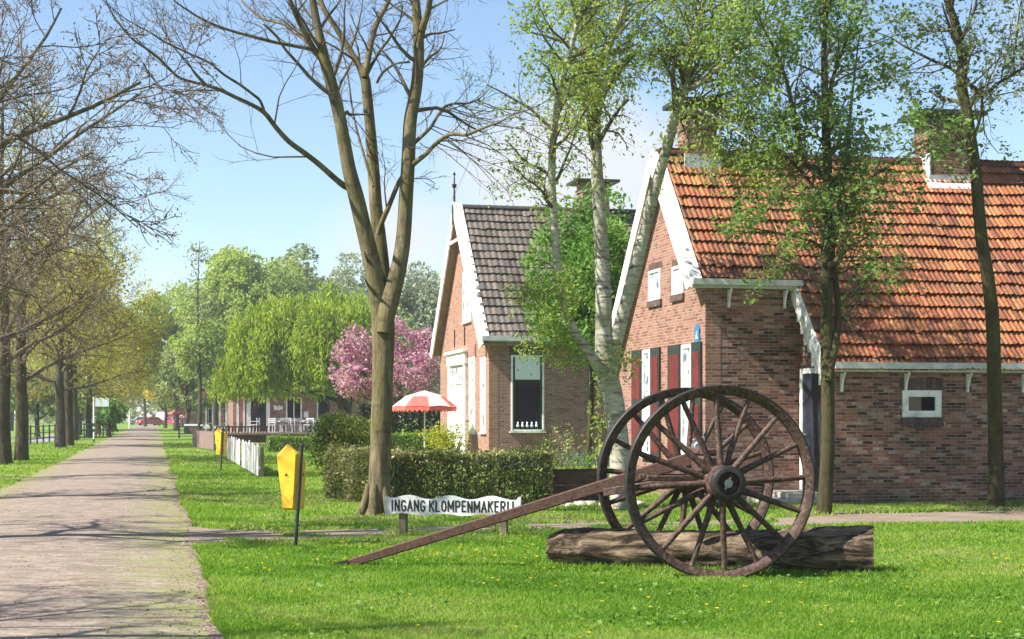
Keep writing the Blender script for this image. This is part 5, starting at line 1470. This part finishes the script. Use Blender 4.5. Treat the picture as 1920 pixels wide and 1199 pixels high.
# sparse slender tree by the road
rng = np.random.default_rng(95); sp = empty('slender_tree', (*at(373, 128), 0), 0, 'slender dark tree with thin tiers of branches standing above the others by the road', 'tree')
Ht = CAMH + (HZ - 452) / F * 128; s = spline([(0, 0, -.1, .2), (.1, 0, 3, .16), (0, .1, 7, .12), (-.1, 0, 11, .07), (.05, 0, Ht, .02)], 6); th = [(s[:, :3], s[:, 3])]; br_ = []; lp = []
for k in range(60):
    z = rng.uniform(.28, .98) * Ht; a = rng.uniform(0, 6.28); L = (1 - z / Ht) * 2.4 + .7; i = int(np.argmin(abs(s[:, 2] - z))); p0 = s[i, :3]
    e = p0 + np.array((math.cos(a) * L, math.sin(a) * L, L * rng.uniform(.0, .45))); q = spline([(*p0, .04), (*(p0 * .5 + e * .5 - np.array((0, 0, .1))), .025), (*e, .01)], 4); br_.append((q[:, :3], q[:, 3]))
    n_ = 22; t_ = rng.uniform(.35, 1.05, n_)[:, None]; lp.append(p0 * (1 - t_) + e * t_ + rng.normal(0, .3, (n_, 3)) * (1, 1, .9))
wood_mesh('trunk', th, br_, [], M['bark_dark'], sp); leaves_obj('crown', np.concatenate(lp), .17, M['leaf_olive'], sp, rng)
# the far-off wood that closes the view
rng = np.random.default_rng(97); PTS = []
for k in range(150):
    px = rng.uniform(-500, 2300); Yt = rng.uniform(300, 420); h = rng.uniform(12, 19)
    c = np.array((*at(px, Yt), h * .5)); d_ = rng.normal(size=(420, 3)); d_ /= np.linalg.norm(d_, axis=1, keepdims=True)
    PTS.append(c + d_ * (rng.uniform(.5, 1.05, (420, 1)) * np.array((6.5, 4, h * .5))))
pts = np.concatenate(PTS); o = leaves_obj('distant_woods', pts, 1.1, M['leaf_olive'], None, rng, tint=.45 + .3 * vnoise(pts[:, 0], pts[:, 2], 9, 2)); tag(o, kind='stuff')

# ------------------------------------------------------------------ the roadside row on the left
def avenue_tree(seed, leafy):
    t = bpy.data.objects.new('oak_tree' if leafy else 'plane_tree', None); COL.objects.link(t); t.empty_display_size = .3
    g = Grow(seed, [.75, .7, .65, .6], [.62, .6, .55, .5], [7, 6, 5, 0], [.09, .12, .16, .2], [.03, .0, .0, .0], [9, 7, 6, 4], [.22, .2, .2, .2], 3, .008)
    rng = g.r; H = 12.5
    s = spline([(0, 0, -.1, .36), (0, 0, .25, .27), (.03, 0, 1.5, .235), (-.03, .04, 3.2, .215), (0, 0, 5.5, .16), (.15, -.1, 8, .11), (0, .1, 10.5, .06), (0, 0, H, .015)], 5)
    p, r = s[:, :3], s[:, 3]
    g.kids(p, r, 3.2, 0, n=7, t0=.62)
    th = [(p, r)]
    n_l = 9; az = rng.uniform(0, 6)
    for k in range(n_l):
        z0 = 2.9 + 3.6 * k / n_l; i = int(np.argmin(abs(p[:, 2] - z0))); az += 2.4
        L = rng.uniform(4.6, 6.0) * (1 - .25 * k / n_l); up = rng.uniform(.3, .75) + .06 * k
        pts = [np.array(p[i])]; d_ = nrm(np.array((math.cos(az), math.sin(az), up)))
        for j in range(8):
            d_ = nrm(d_ + rng.normal(0, .1, 3) + np.array((0, 0, .035 - .02 * (j > 4)))); pts.append(pts[-1] + d_ * L / 8)
        q = spline([(*a, .078 * (1 - .85 * j / 8) + .006) for j, a in enumerate(pts)], 2); th.append((q[:, :3], q[:, 3]))
        g.kids(q[:, :3], q[:, 3], L * .62, 0, n=9, t0=.25)
    wood_mesh('trunk', th[:1], [], [], M['bark_dark'], t)
    wood_mesh('branches', th[1:], g.out.get(1, []), g.out.get(2, []) + g.out.get(3, []), M['bark_twig'], t)
    if leafy:
        pts = g.tip_points(7, .22, .05); cl = .5 + .33 * vnoise(pts[:, 0], pts[:, 2], 1.1, seed)
        leaves_obj('crown', pts, .105, M['leaf_gold'], t, rng, tint=cl)
    else:
        pts = g.tip_points(14, .06, .05); leaves_obj('buds', pts, .032, M['bud'], t, rng)
    return t


def row_xy(Y, off=1.6): return np.array((-2.02 - SLOPE * (Y - 11.46) - 3.85 - off, Y))


bare = [avenue_tree(201, False), avenue_tree(202, False)]
leafy = [avenue_tree(203, True), avenue_tree(204, True)]
ROW = [
    # Y, offset, leafy, variant, turn, scale, label
    (9.5, 2.3, 0, 0, 2.9, .66, 'bare roadside tree nearest the camera on the left verge'),
    (19.5, 1.6, 0, 1, .9, 1.0, 'bare roadside tree on the left verge, second from the camera'),
    (30, 1.5, 0, 0, 1.2, 1.05, 'bare roadside tree whose long rising boughs fill the upper left corner'),
    (40.5, 1.6, 0, 1, 4.6, 1.05, 'bare budding tree just left of the first visible dark trunk'),
    (52, 1.6, 0, 0, 3.0, 1.02, 'dark-trunked budding tree, first trunk in from the left edge'),
    (56.5, 1.4, 1, 0, .3, .95, 'dark-trunked tree with young bronze leaves, second trunk from the left edge'),
    (79, 1.35, 1, 1, 1.6, 1.0, 'grey-trunked tree with gold leaves, left one of the close pair by the verge'),
    (84, 1.2, 1, 0, 2.6, 1.02, 'dark tree with gold leaves, right one of the close pair by the verge'),
    (104, 1.9, 1, 1, .2, .95, 'golden leafed tree behind the white street sign'),
    (122, 1.7, 1, 0, 4.0, .95, 'golden leafed tree next beyond the street sign'),
    (142, 1.7, 1, 1, 5.0, .95, 'olive gold tree far along the left verge'),
    (168, 1.7, 1, 0, 1.0, .9, 'small looking gold tree near the end of the left verge'),
]
first = {}
for Yr, off, lf_, vr, turn, sc, lb in ROW:
    src = (leafy if lf_ else bare)[vr]
    key = (lf_, vr)
    o = src if key not in first else copy_tree(src)
    first[key] = 1
    o.location = (*row_xy(Yr, off), 0); o.rotation_euler = (0, 0, turn); o.scale = (sc,) * 3
    tag(o, lb, 'tree', 'row of trees along the left verge')

# ------------------------------------------------------------------ things down the road
# street name sign
c = at(176, 96); ss = empty('street_sign', (*c, 0), .05, 'white street name sign on a black and white banded pole at the left verge', 'sign')
for k in range(9):
    pass
m = MB(); m.cyl((0, 0, -.05), (0, 0, 2.72), .05, n=8); m.build('pole', M['white'], ss)
m = MB()
for z in (.0, .62, .95): m.cyl((0, 0, z), (0, 0, z + .2), .053, n=8)
m.build('pole_band', M['black_metal'], ss)
m = MB(); m.box(.06, .9, -.02, .02, 2.15, 2.66); m.build('name_plate', M['blind'], ss, bevel=.01)
# black railing on the left
r0, r1 = at(44, 86), at(214, 132); Lr = float(np.linalg.norm(r1 - r0))
rl = empty('metal_railing', (*r0, 0), math.atan2(r1[1] - r0[1], r1[0] - r0[0]), 'black metal railing beyond the roadside trunks on the left', 'railing')
m = MB()
for z in (1.0, .62, .3): m.cyl((0, 0, z), (Lr, 0, z), .035, n=6)
m.build('rail', M['black_metal'], rl)
for k in range(int(Lr / 2.4) + 1): MB().cyl((k * 2.4, 0, -.05), (k * 2.4, 0, 1.08), .05, n=6).build('post', M['black_metal'], rl)
# white pole and two grey lamp posts near the end
for px, Yp, hgt, rr, lb, mm_ in ((243, 205, 2.0, .1, 'thin white marker post far down on the left verge', 'white'),):
    o = MB().cyl((0, 0, -.05), (0, 0, hgt), rr, rr * .9, 8); o.lathe([(rr, hgt), (rr * .8, hgt + .08), (0, hgt + .1)], n=8)
    o = o.build('marker_post', M[mm_]); o.location = (*at(px, Yp), 0); tag(o, lb, 'post')
# black barrier with a white panel
c = at(336, 113); br = empty('road_barrier', (*c, 0), 0, 'black tube barrier with a white and lilac panel at the right edge of the road', 'barrier')
m = MB()
for x in (0, 1.75): m.box(x - .05, x + .05, -.05, .05, -.05, .98)
m.build('post', M['black_metal'], br)
m = MB(); m.box(-.05, 2.5, -.04, .04, .78, .88); m.box(.05, 1.7, -.03, .03, .3, .38); m.build('rail', M['black_metal'], br)
m = MB(); m.box(.35, 1.3, -.03, .03, .885, 1.02); m.box(1.5, 2.1, -.03, .03, .885, .98); m.build('panel', M['blind'], br)
c = at(396, 103); br = empty('road_barrier', (*c, 0), .1, 'low grey and white barrier just behind the small yellow marker', 'barrier')
m = MB()
for x in (0, 1.1): m.box(x - .06, x + .06, -.06, .06, -.05, 1.0)
m.build('post', M['black_metal'], br)
m = MB(); m.box(-.5, 1.2, -.04, .04, .78, .95); m.build('rail', M['gutter'], br)

# cafe with terrace
CO = at(437, 99); ypx, xpx, zpx = house_frame(CO)
cf = empty('cafe_building', (CO[0], CO[1], 0), TH, 'low red brick cafe with white window frames and dark doors under the willow', 'building')
xl, xr = 0.0, xpx(690); H_ = 2.95
MB().box(xl, xr, 0, 7, 0, H_).build('wall', M['brick_grey'], cf)
m = MB(); m.prism([(-.5, H_ - .05), (7.5, H_ - .05), (3.5, H_ + 1.3)], 'x', xl - .3, xr + .3); m.build('roof', M['tile_grey'], cf)
m = MB(); m.box(xl - .3, xr + .3, -.55, -.4, H_ - .15, H_ + .02); m.build('gutter', M['brown_board'], cf)
zf = .62
for p0, p1 in ((470, 499), (596, 618)):
    x0, x1 = xpx(p0), xpx(p1); d_ = MB().box(x0, x1, -.04, -.002, zf, zf + 2.1).build('door', M['navy'], cf)
    MB().box(x0 + .12, x1 - .12, -.05, -.041, zf + 1.1, zf + 1.95).build('pane', M['glass'], d_)
x0, x1 = xpx(536), xpx(566); wn = window_x(cf, x0, x1, zpx(787, x0, 0), zf + 2.15, 0, fw=.09, mullion=1, sill=False)
m = MB(); m.box(xpx(506), xpx(594), -.06, -.002, zpx(792, x0, 0), zpx(787.5, x0, 0)); m.build('white_band', M['white'], cf)
m = MB(); m.box(xpx(499), xpx(506), -.1, -.001, zf, H_ - .2); m.box(xpx(594), xpx(596), -.08, -.001, zf, H_ - .2); m.build('pilaster', M['white'], cf)
for p0, p1 in ((444, 448), (456, 459), (462, 470)): MB().box(xpx(p0), xpx(p1), -.08, -.001, zf, H_ - .2).build('pilaster', M['white'], cf)
MB().box(xpx(449), xpx(456), -.03, -.001, zf + .6, zf + 2.2).build('notice_panel', M['pink_panel'], cf)
MB().box(xpx(570), xpx(578), -.03, -.001, zpx(783, x0, 0), zpx(772, x0, 0)).build('notice_panel', M['white'], cf)
za, zb = zpx(769, x0, 0), zpx(761, x0, 0); m = MB(); xs_ = np.linspace(xpx(513), xpx(530), 13)
m.prism([(x_, zb + .05 * math.sin(i * 1.1)) for i, x_ in enumerate(xs_)][::-1] + [(x_, za + .04 * math.sin(i * 1.3 + 1)) for i, x_ in enumerate(xs_)], 'y', -.04, -.002); m.build('name_board', M['white'], cf)
# terrace deck
te = empty('terrace', (CO[0], CO[1], 0), TH, 'raised timber terrace with a dark brown edge in front of the brick cafe', 'terrace')
xa, xb = xpx(405, -6), xpx(640, -6)
MB().box(xa, xb, -6, -.11, .0, zf - .12).build('base', M['brown_board'], te)
MB().box(xa - .05, xb + .05, -6.1, -.11, zf - .119, zf).build('deck', worn('grey_brown_deck', (.2, .15, .13), (.32, .25, .22), 3, .8, .2, (1, 6, 1)), te)
m = MB(); m.box(xa, xpx(503, -6), -6.0, -5.93, zf + .3, zf + .38)
for k in range(34):
    x_ = xa + k * .18
    if x_ < xpx(503, -6): m.box(x_, x_ + .08, -5.99, -5.95, zf + .001, zf + .299)
m.build('railing', M['brown_board'], te)


def chair_mesh():
    m = MB(); m.box(-.22, .22, -.22, .22, .42, .46)
    for x in (-.2, .2):
        for y in (-.2, .2): m.box(x - .02, x + .02, y - .02, y + .02, 0, .42)
        m.box(x - .02, x + .02, .2, .24, .46, .86); m.box(x - .02, x + .02, -.2, .2, .63, .66)
    for z in (.55, .66, .77): m.box(-.18, .18, .21, .235, z, z + .07)
    return m


ch0 = None
for k, px in enumerate((526, 534, 545, 552, 562, 570, 579, 586, 478, 513)):
    yy = -5.0 + .9 * (k % 3); x_ = xpx(px, yy); w_ = CO + x_ * V + yy * U
    if ch0 is None: o = ch0 = chair_mesh().build('garden_chair', M['plastic_white'])
    else: o = ch0.copy(); COL.objects.link(o)
    o.location = (w_[0], w_[1], zf); o.rotation_euler.z = rnd.uniform(0, 6)
    tag(o, 'white garden chair on the cafe terrace among others like it', 'chair', 'white garden chairs on the terrace')
tb0 = None
for k, px in enumerate((530, 557, 574)):
    yy = -4.6; x_ = xpx(px, yy); w_ = CO + x_ * V + yy * U
    if tb0 is None:
        m = MB(); m.lathe([(0, .72), (.45, .72), (.45, .69), (0, .69)], n=16); m.cyl((0, 0, .03), (0, 0, .69), .03, n=8); m.lathe([(0, .04), (.25, .03), (.27, 0), (0, 0)], n=12)
        o = tb0 = m.build('garden_table', M['plastic_white'])
    else: o = tb0.copy(); COL.objects.link(o)
    o.location = (w_[0], w_[1], zf); tag(o, 'round white garden table on the cafe terrace', 'table', 'white garden tables on the terrace')

# shop further along, red brick with salmon panels
SO = at(352, 145); ypx, xpx, zpx = house_frame(SO)
sh = empty('shop_building', (SO[0], SO[1], 0), TH, 'red brick shop with white posts and a salmon door beyond the black barrier', 'building')
xr = xpx(455); MB().box(0, xr, 0, 8, 0, 3.2).build('wall', M['brick_grey'], sh)
m = MB(); m.prism([(-.4, 3.15), (8.4, 3.15), (4, 6)], 'x', -.3, xr + .3); m.build('roof', M['tile_red'], sh)
for px in (386, 399, 412, 424, 436): x_ = xpx(px); MB().box(x_ - .09, x_ + .09, -.25, -.08, 0, 2.9).build('post', M['white'], sh)
x_ = xpx(405); MB().box(x_, x_ + .75, -.05, -.002, 0, 2.2).build('door', M['pink_panel'], sh)
for px in (390, 417, 428): x_ = xpx(px); window_x(sh, x_, x_ + .5, .9, 2.3, 0, fw=.06)


# cars at the end of the road
def car(loc, rz, paint, label, van=False):
    o = empty('parked_car' if not van else 'parked_van', (*loc, 0), rz, label, 'car' if not van else 'van', 'vehicles parked at the end of the road')
    L, W, H = (4.2, 1.7, 1.42) if not van else (5.0, 1.95, 2.3)
    prof = [(-L / 2, .35), (-L / 2, .75), (-L / 2 + .25, .88), (-L / 2 + .9, .93), (-L / 2 + 1.55, H - .06), (-L / 2 + 1.9, H), (L / 2 - .95, H), (L / 2 - .35, .95), (L / 2, .85), (L / 2, .35), (L / 2 - .4, .25), (-L / 2 + .4, .25)]
    if van: prof = [(-L / 2, .35), (-L / 2, .9), (-L / 2 + .5, 1.15), (-L / 2 + 1.1, H - .08), (-L / 2 + 1.5, H), (L / 2 - .05, H), (L / 2, H - .1), (L / 2, .35), (L / 2 - .4, .25), (-L / 2 + .4, .25)]
    MB().prism(prof, 'y', -W / 2, W / 2).build('body', M[paint], o, bevel=.05)
    m = MB()
    for s in (-1, 1):
        y0 = s * W / 2; y1 = y0 + s * .006
        if van: m.prism([(-L / 2 + .75, 1.2), (-L / 2 + 1.15, H - .3), (-L / 2 + 1.9, H - .3), (-L / 2 + 1.9, 1.2)], 'y', min(y0, y1), max(y0, y1))
        else: m.prism([(-L / 2 + 1.15, .96), (-L / 2 + 1.65, H - .12), (L / 2 - 1.05, H - .12), (L / 2 - .6, .98)], 'y', min(y0, y1), max(y0, y1))
    m.build('side_window', M['glass'], o)
    m = MB()
    if van: m.beam((-L / 2 + .56, 0, 1.22), (-L / 2 + 1.08, 0, H - .14), W * .86, .02)
    else: m.beam((-L / 2 + .97, 0, .97), (-L / 2 + 1.5, 0, H - .1), W * .84, .02); m.beam((L / 2 - .4, 0, 1.0), (L / 2 - .9, 0, H - .06), W * .8, .02)
    m.build('windscreen', M['glass'], o)
    for x in (-L / 2 + .8, L / 2 - .8):
        for s in (-1, 1):
            wh = MB().lathe([(0, -.1), (.3, -.1), (.32, -.07), (.32, .07), (.3, .1), (0, .1)], axis='y', n=16).build('wheel', M['rubber'], o); wh.location = (x, s * (W / 2 - .08), .32)
            MB().lathe([(0, s * .105), (.19, s * .105), (.2, s * .08)], axis='y', n=12).build('hubcap', M['steel'], wh)
    for s in (-1, 1):
        MB().box(-L / 2 - .02, -L / 2 + .01, s * W * .36 - .14, s * W * .36 + .14, .62, .76).build('headlight', M['blind'], o)
    return o


car(at(281, 262), math.radians(40), 'car_red', 'bright red car parked at the far end of the road, left of the grey van')
car(at(309, 275), math.radians(82), 'car_grey', 'grey van parked between two red cars at the far end of the road', True)
car(at(327, 255), math.radians(130), 'car_crimson', 'crimson car parked at the far end of the road, right of the grey van')

car(at(350, 235), math.radians(60), 'car_red', 'small red car half hidden by tree trunks beyond the black barrier')
car(at(262, 290), math.radians(20), 'car_grey', 'silver car at the very end of the road, left of the bright red one')
for px_, Y_, lb_ in ((369, 158, 'small red cafe parasol beside the slender tree down the road'), (331, 200, 'tiny red parasol at the right road edge near the parked cars')):
    rp = empty('parasol', (*at(px_, Y_), 0), .4, lb_, 'parasol')
    MB().lathe([(0, 2.4), (.6, 2.25), (1.1, 1.85), (1.1, 1.7), (1.05, 1.85), (0, 2.36)], n=8).build('canopy', M['parasol_red'], rp); MB().cyl((0, 0, 0), (0, 0, 2.4), .03, n=6).build('pole', M['white'], rp)

# red awning parasol beside the shop
rp = empty('parasol', (*at(345, 170), 0), 0, 'small orange-red parasol far down the road behind the black barrier', 'parasol')
MB().lathe([(0, 2.5), (.7, 2.3), (1.25, 1.9), (1.25, 1.72), (1.2, 1.9), (0, 2.46)], n=10).build('canopy', M['parasol_red'], rp); MB().cyl((0, 0, 0), (0, 0, 2.5), .03, n=6).build('pole', M['white'], rp)

# ------------------------------------------------------------------ grass, dandelions, daisies, dead leaves
rng = np.random.default_rng(300)
hx0, hx1 = FO[0], FO[1]


def free(X, Yv, pad=0.0):
    ok = ~((X > road_l(Yv) - pad + .03) & (X < road_r(Yv) + pad - .03))
    ok &= ~((X > -4.9) & (X < 16) & (Yv > path_n(X) + .02) & (Yv < path_f(X) - .02) & (vnoise(X, Yv, .45, 31) + .5 * vnoise(X, Yv, .16, 32) < .35 + .9 * np.exp(-np.clip(X + 4.4, 0, 9) / .8) + .8 * (X > 4)))
    d0 = np.stack((X - FO[0], Yv - FO[1]), -1); xl, yl = d0 @ V, d0 @ U
    ok &= ~((yl > -.02) & (xl > 0)) & ~((yl > SB - .02) & (xl > GX - .02)) & ~((xl > -1.1) & (xl < 0) & (yl > .1))
    d0 = np.stack((X - GO[0], Yv - GO[1]), -1); xl, yl = d0 @ V, d0 @ U
    ok &= ~((yl > -.05) & (xl > -.05) & (yl < W2 + .1))
    return ok


N = 1050000
Yg = 10.3 * (1 - rng.random(N) * (1 - (10.3 / 95.0) ** .9)) ** (-1 / .9)
Xg = rng.uniform(-1, 1, N) * (.335 * Yg + 2.4)
k = free(Xg, Yg)
# worn, thin patches
thin = vnoise(Xg, Yg, 1.7, 12) + .6 * vnoise(Xg, Yg, .6, 13)
bare_ = np.zeros(N, bool)
for cx_, cy_, rx_, ry_ in ((-2.55, 24.75, 1.5, .95), (.9, 24.6, 1.3, .8), (5.1, 25.9, .8, .7), (8.4, 27.7, .9, .8), (1.9, 27.2, .8, .6)):
    bare_ |= (((Xg - cx_) / rx_) ** 2 + ((Yg - cy_) / ry_) ** 2 < 1 + .35 * vnoise(Xg, Yg, .25, 41)) & (rng.random(N) < .72 + .2 * vnoise(Xg, Yg, .3, 42))
bare2 = (np.abs(Yg - path_f(Xg)) < .5) & (rng.random(N) < .6) & (Xg > -4)
bare3 = (np.exp(-(((Xg + 2.3) / .5) ** 2 + ((Yg - 17.1) / .22) ** 2)) > .3) & (rng.random(N) < .7)
k &= ~bare_ & ~bare2 & ~bare3 & ~((thin < -.9) & (rng.random(N) < .5))
Xg, Yg = Xg[k], Yg[k]; n = len(Xg)
patch = vnoise(Xg, Yg, .8, 14); big = vnoise(Xg, Yg, 2.6, 15)
hh = (.032 + .02 * rng.random(n) + .014 * patch) * (1 + .012 * (Yg - 10))
log_d = np.abs((Yg - 16.7) + .217 * (Xg - .4)); near_log = (log_d < .45) & (Xg > .2) & (Xg < 3.9)
hh = np.where(near_log, hh * (1.3 + rng.random(n)), hh)
edge = (np.abs(Xg - road_r(Yg)) < .3) | (np.abs(Yg - path_n(Xg)) < .25); hh = np.where(edge, hh * 1.35, hh)
wd = (.006 + .004 * rng.random(n)) * (1 + .055 * (Yg - 10))
az = rng.uniform(0, 6.283, n); ln = rng.normal(0, .9, n) * hh; la = rng.uniform(0, 6.283, n)
base = np.stack((Xg, Yg, np.zeros(n)), 1); sd = np.stack((np.cos(az), np.sin(az), np.zeros(n)), 1) * wd[:, None]
tipv = base + np.stack((np.cos(la) * ln, np.sin(la) * ln, hh), 1)
vv = np.stack((base - sd, base + sd, tipv), 1).reshape(-1, 3)
tn = np.clip(.55 + .14 * np.clip((Yg - 19) / 10, 0, 1) + .19 * patch + .2 * big + .12 * vnoise(Xg, Yg, .3, 18) + rng.normal(0, .17, n), 0, 1)
o = np_mesh('grass', vv, np.arange(3 * n).reshape(n, 3), M['grass'], tint=np.repeat(tn, 3)); tag(o, kind='stuff')

N = 16000; Yg2 = 10.6 * (1 - rng.random(N) * (1 - (10.6 / 40.0) ** .9)) ** (-1 / .9); Xg2 = rng.uniform(-.36, .36, N) * Yg2
k = free(Xg2, Yg2) & (vnoise(Xg2, Yg2, .55, 61) + .5 * vnoise(Xg2, Yg2, .2, 62) > .62); Xg2, Yg2 = Xg2[k], Yg2[k]; n2 = len(Xg2)
az = rng.uniform(0, 6.283, n2); b2 = np.stack((Xg2, Yg2, rng.uniform(.012, .04, n2)), 1); l2 = rng.uniform(.04, .11, n2)[:, None]; d2 = np.stack((np.cos(az), np.sin(az), rng.normal(0, .18, n2)), 1); s2 = np.stack((-np.sin(az), np.cos(az), np.zeros(n2)), 1) * .006
v2 = np.stack((b2 - s2, b2 + s2, b2 + d2 * l2), 1).reshape(-1, 3); tag(np_mesh('dead_grass', v2, np.arange(3 * n2).reshape(n2, 3), M['straw'], tint=np.repeat(rng.random(n2), 3)), kind='stuff')

# broad weed leaves
N = 26000; Yg = 10.6 * (1 - rng.random(N) * (1 - (10.6 / 45.0) ** .9)) ** (-1 / .9); Xg = rng.uniform(-.36, .36, N) * Yg
k = free(Xg, Yg) & ((vnoise(Xg, Yg, .7, 21) > .35) | ((np.abs((Yg - 16.4) + .217 * (Xg - .4)) < .6) & (Xg > .3) & (Xg < 4))); Xg, Yg = Xg[k], Yg[k]
pts = np.stack((Xg, Yg, rng.uniform(.015, .07, len(Xg))), 1)
v_, f_ = leaf_quads(pts, .036, rng, flat=.6, aspect=.6); tag(np_mesh('weed_leaves', v_, f_, M['leaf_bright'], tint=np.repeat(rng.beta(2, 2, len(pts)), 4)), kind='stuff')

# dandelions: small many-petalled heads on stalks
N = 2600; Yg = 11 * (1 - rng.random(N) * (1 - (11 / 34.0) ** .9)) ** (-1 / .9); Xg = rng.uniform(-.36, .36, N) * Yg
den = np.exp(-((Yg - 19) / 1.8) ** 2 - ((Xg + .3) / 2.6) ** 2) + .6 * np.exp(-((Yg - 17.3) / .7) ** 2) + .35 * np.exp(-((Yg - 18.5) / 2.5) ** 2) * (Xg > 3) + .06
k = free(Xg, Yg, .05) & (rng.random(N) < den * .95); Xg, Yg = Xg[k], Yg[k]; PV = []
for x_, y_ in zip(Xg, Yg):
    h_ = rng.uniform(.045, .1); r_ = rng.uniform(.011, .02)
    for j in range(7):
        a = j * .9 + rng.uniform(0, .4); PV.append(((x_, y_, h_), (x_ + r_ * math.cos(a - .35), y_ + r_ * math.sin(a - .35), h_ + .01), (x_ + r_ * 1.1 * math.cos(a), y_ + r_ * 1.1 * math.sin(a), h_ + .008), (x_ + r_ * math.cos(a + .35), y_ + r_ * math.sin(a + .35), h_ + .01)))
PV = np.array(PV).reshape(-1, 3); tag(np_mesh('dandelion_flowers', PV, np.arange(len(PV)).reshape(-1, 4), M['dandelion'], tint=rng.random(len(PV))), kind='stuff')

# fallen leaves and crumbs on the road and path
N = 4200; Yg = 11 * (1 - rng.random(N) * (1 - (11 / 40.0) ** .9)) ** (-1 / .9); q = rng.random(N); q = np.where(rng.random(N) < .5, q, np.where(rng.random(N) < .5, q * .12, 1 - q * .1))
Xg = road_l(Yg) + (road_r(Yg) - road_l(Yg)) * q
pts = np.stack((Xg, Yg, .016 + .05 * np.sin(np.pi * q)), 1); v_, f_ = leaf_quads(pts, .024, rng, flat=.8)
tag(np_mesh('fallen_leaves', v_, f_, M['bud'], tint=np.repeat(rng.random(len(pts)), 4)), kind='stuff')

# ------------------------------------------------------------------ the air
hz = MB().box(-720, 720, -80, 920, -1, 20).build('haze', None or bpy.data.materials.new('haze_air'))
hm = hz.data.materials[0]; hm.use_nodes = True; ht = hm.node_tree; ht.nodes.remove(ht.nodes['Principled BSDF'])
pv = ht.nodes.new('ShaderNodeVolumePrincipled'); pv.inputs['Color'].default_value = (1, 1, 1, 1); pv.inputs['Density'].default_value = .00055; pv.inputs['Anisotropy'].default_value = .3
ht.links.new(pv.outputs[0], ht.nodes['Material Output'].inputs['Volume']); tag(hz, kind='stuff')
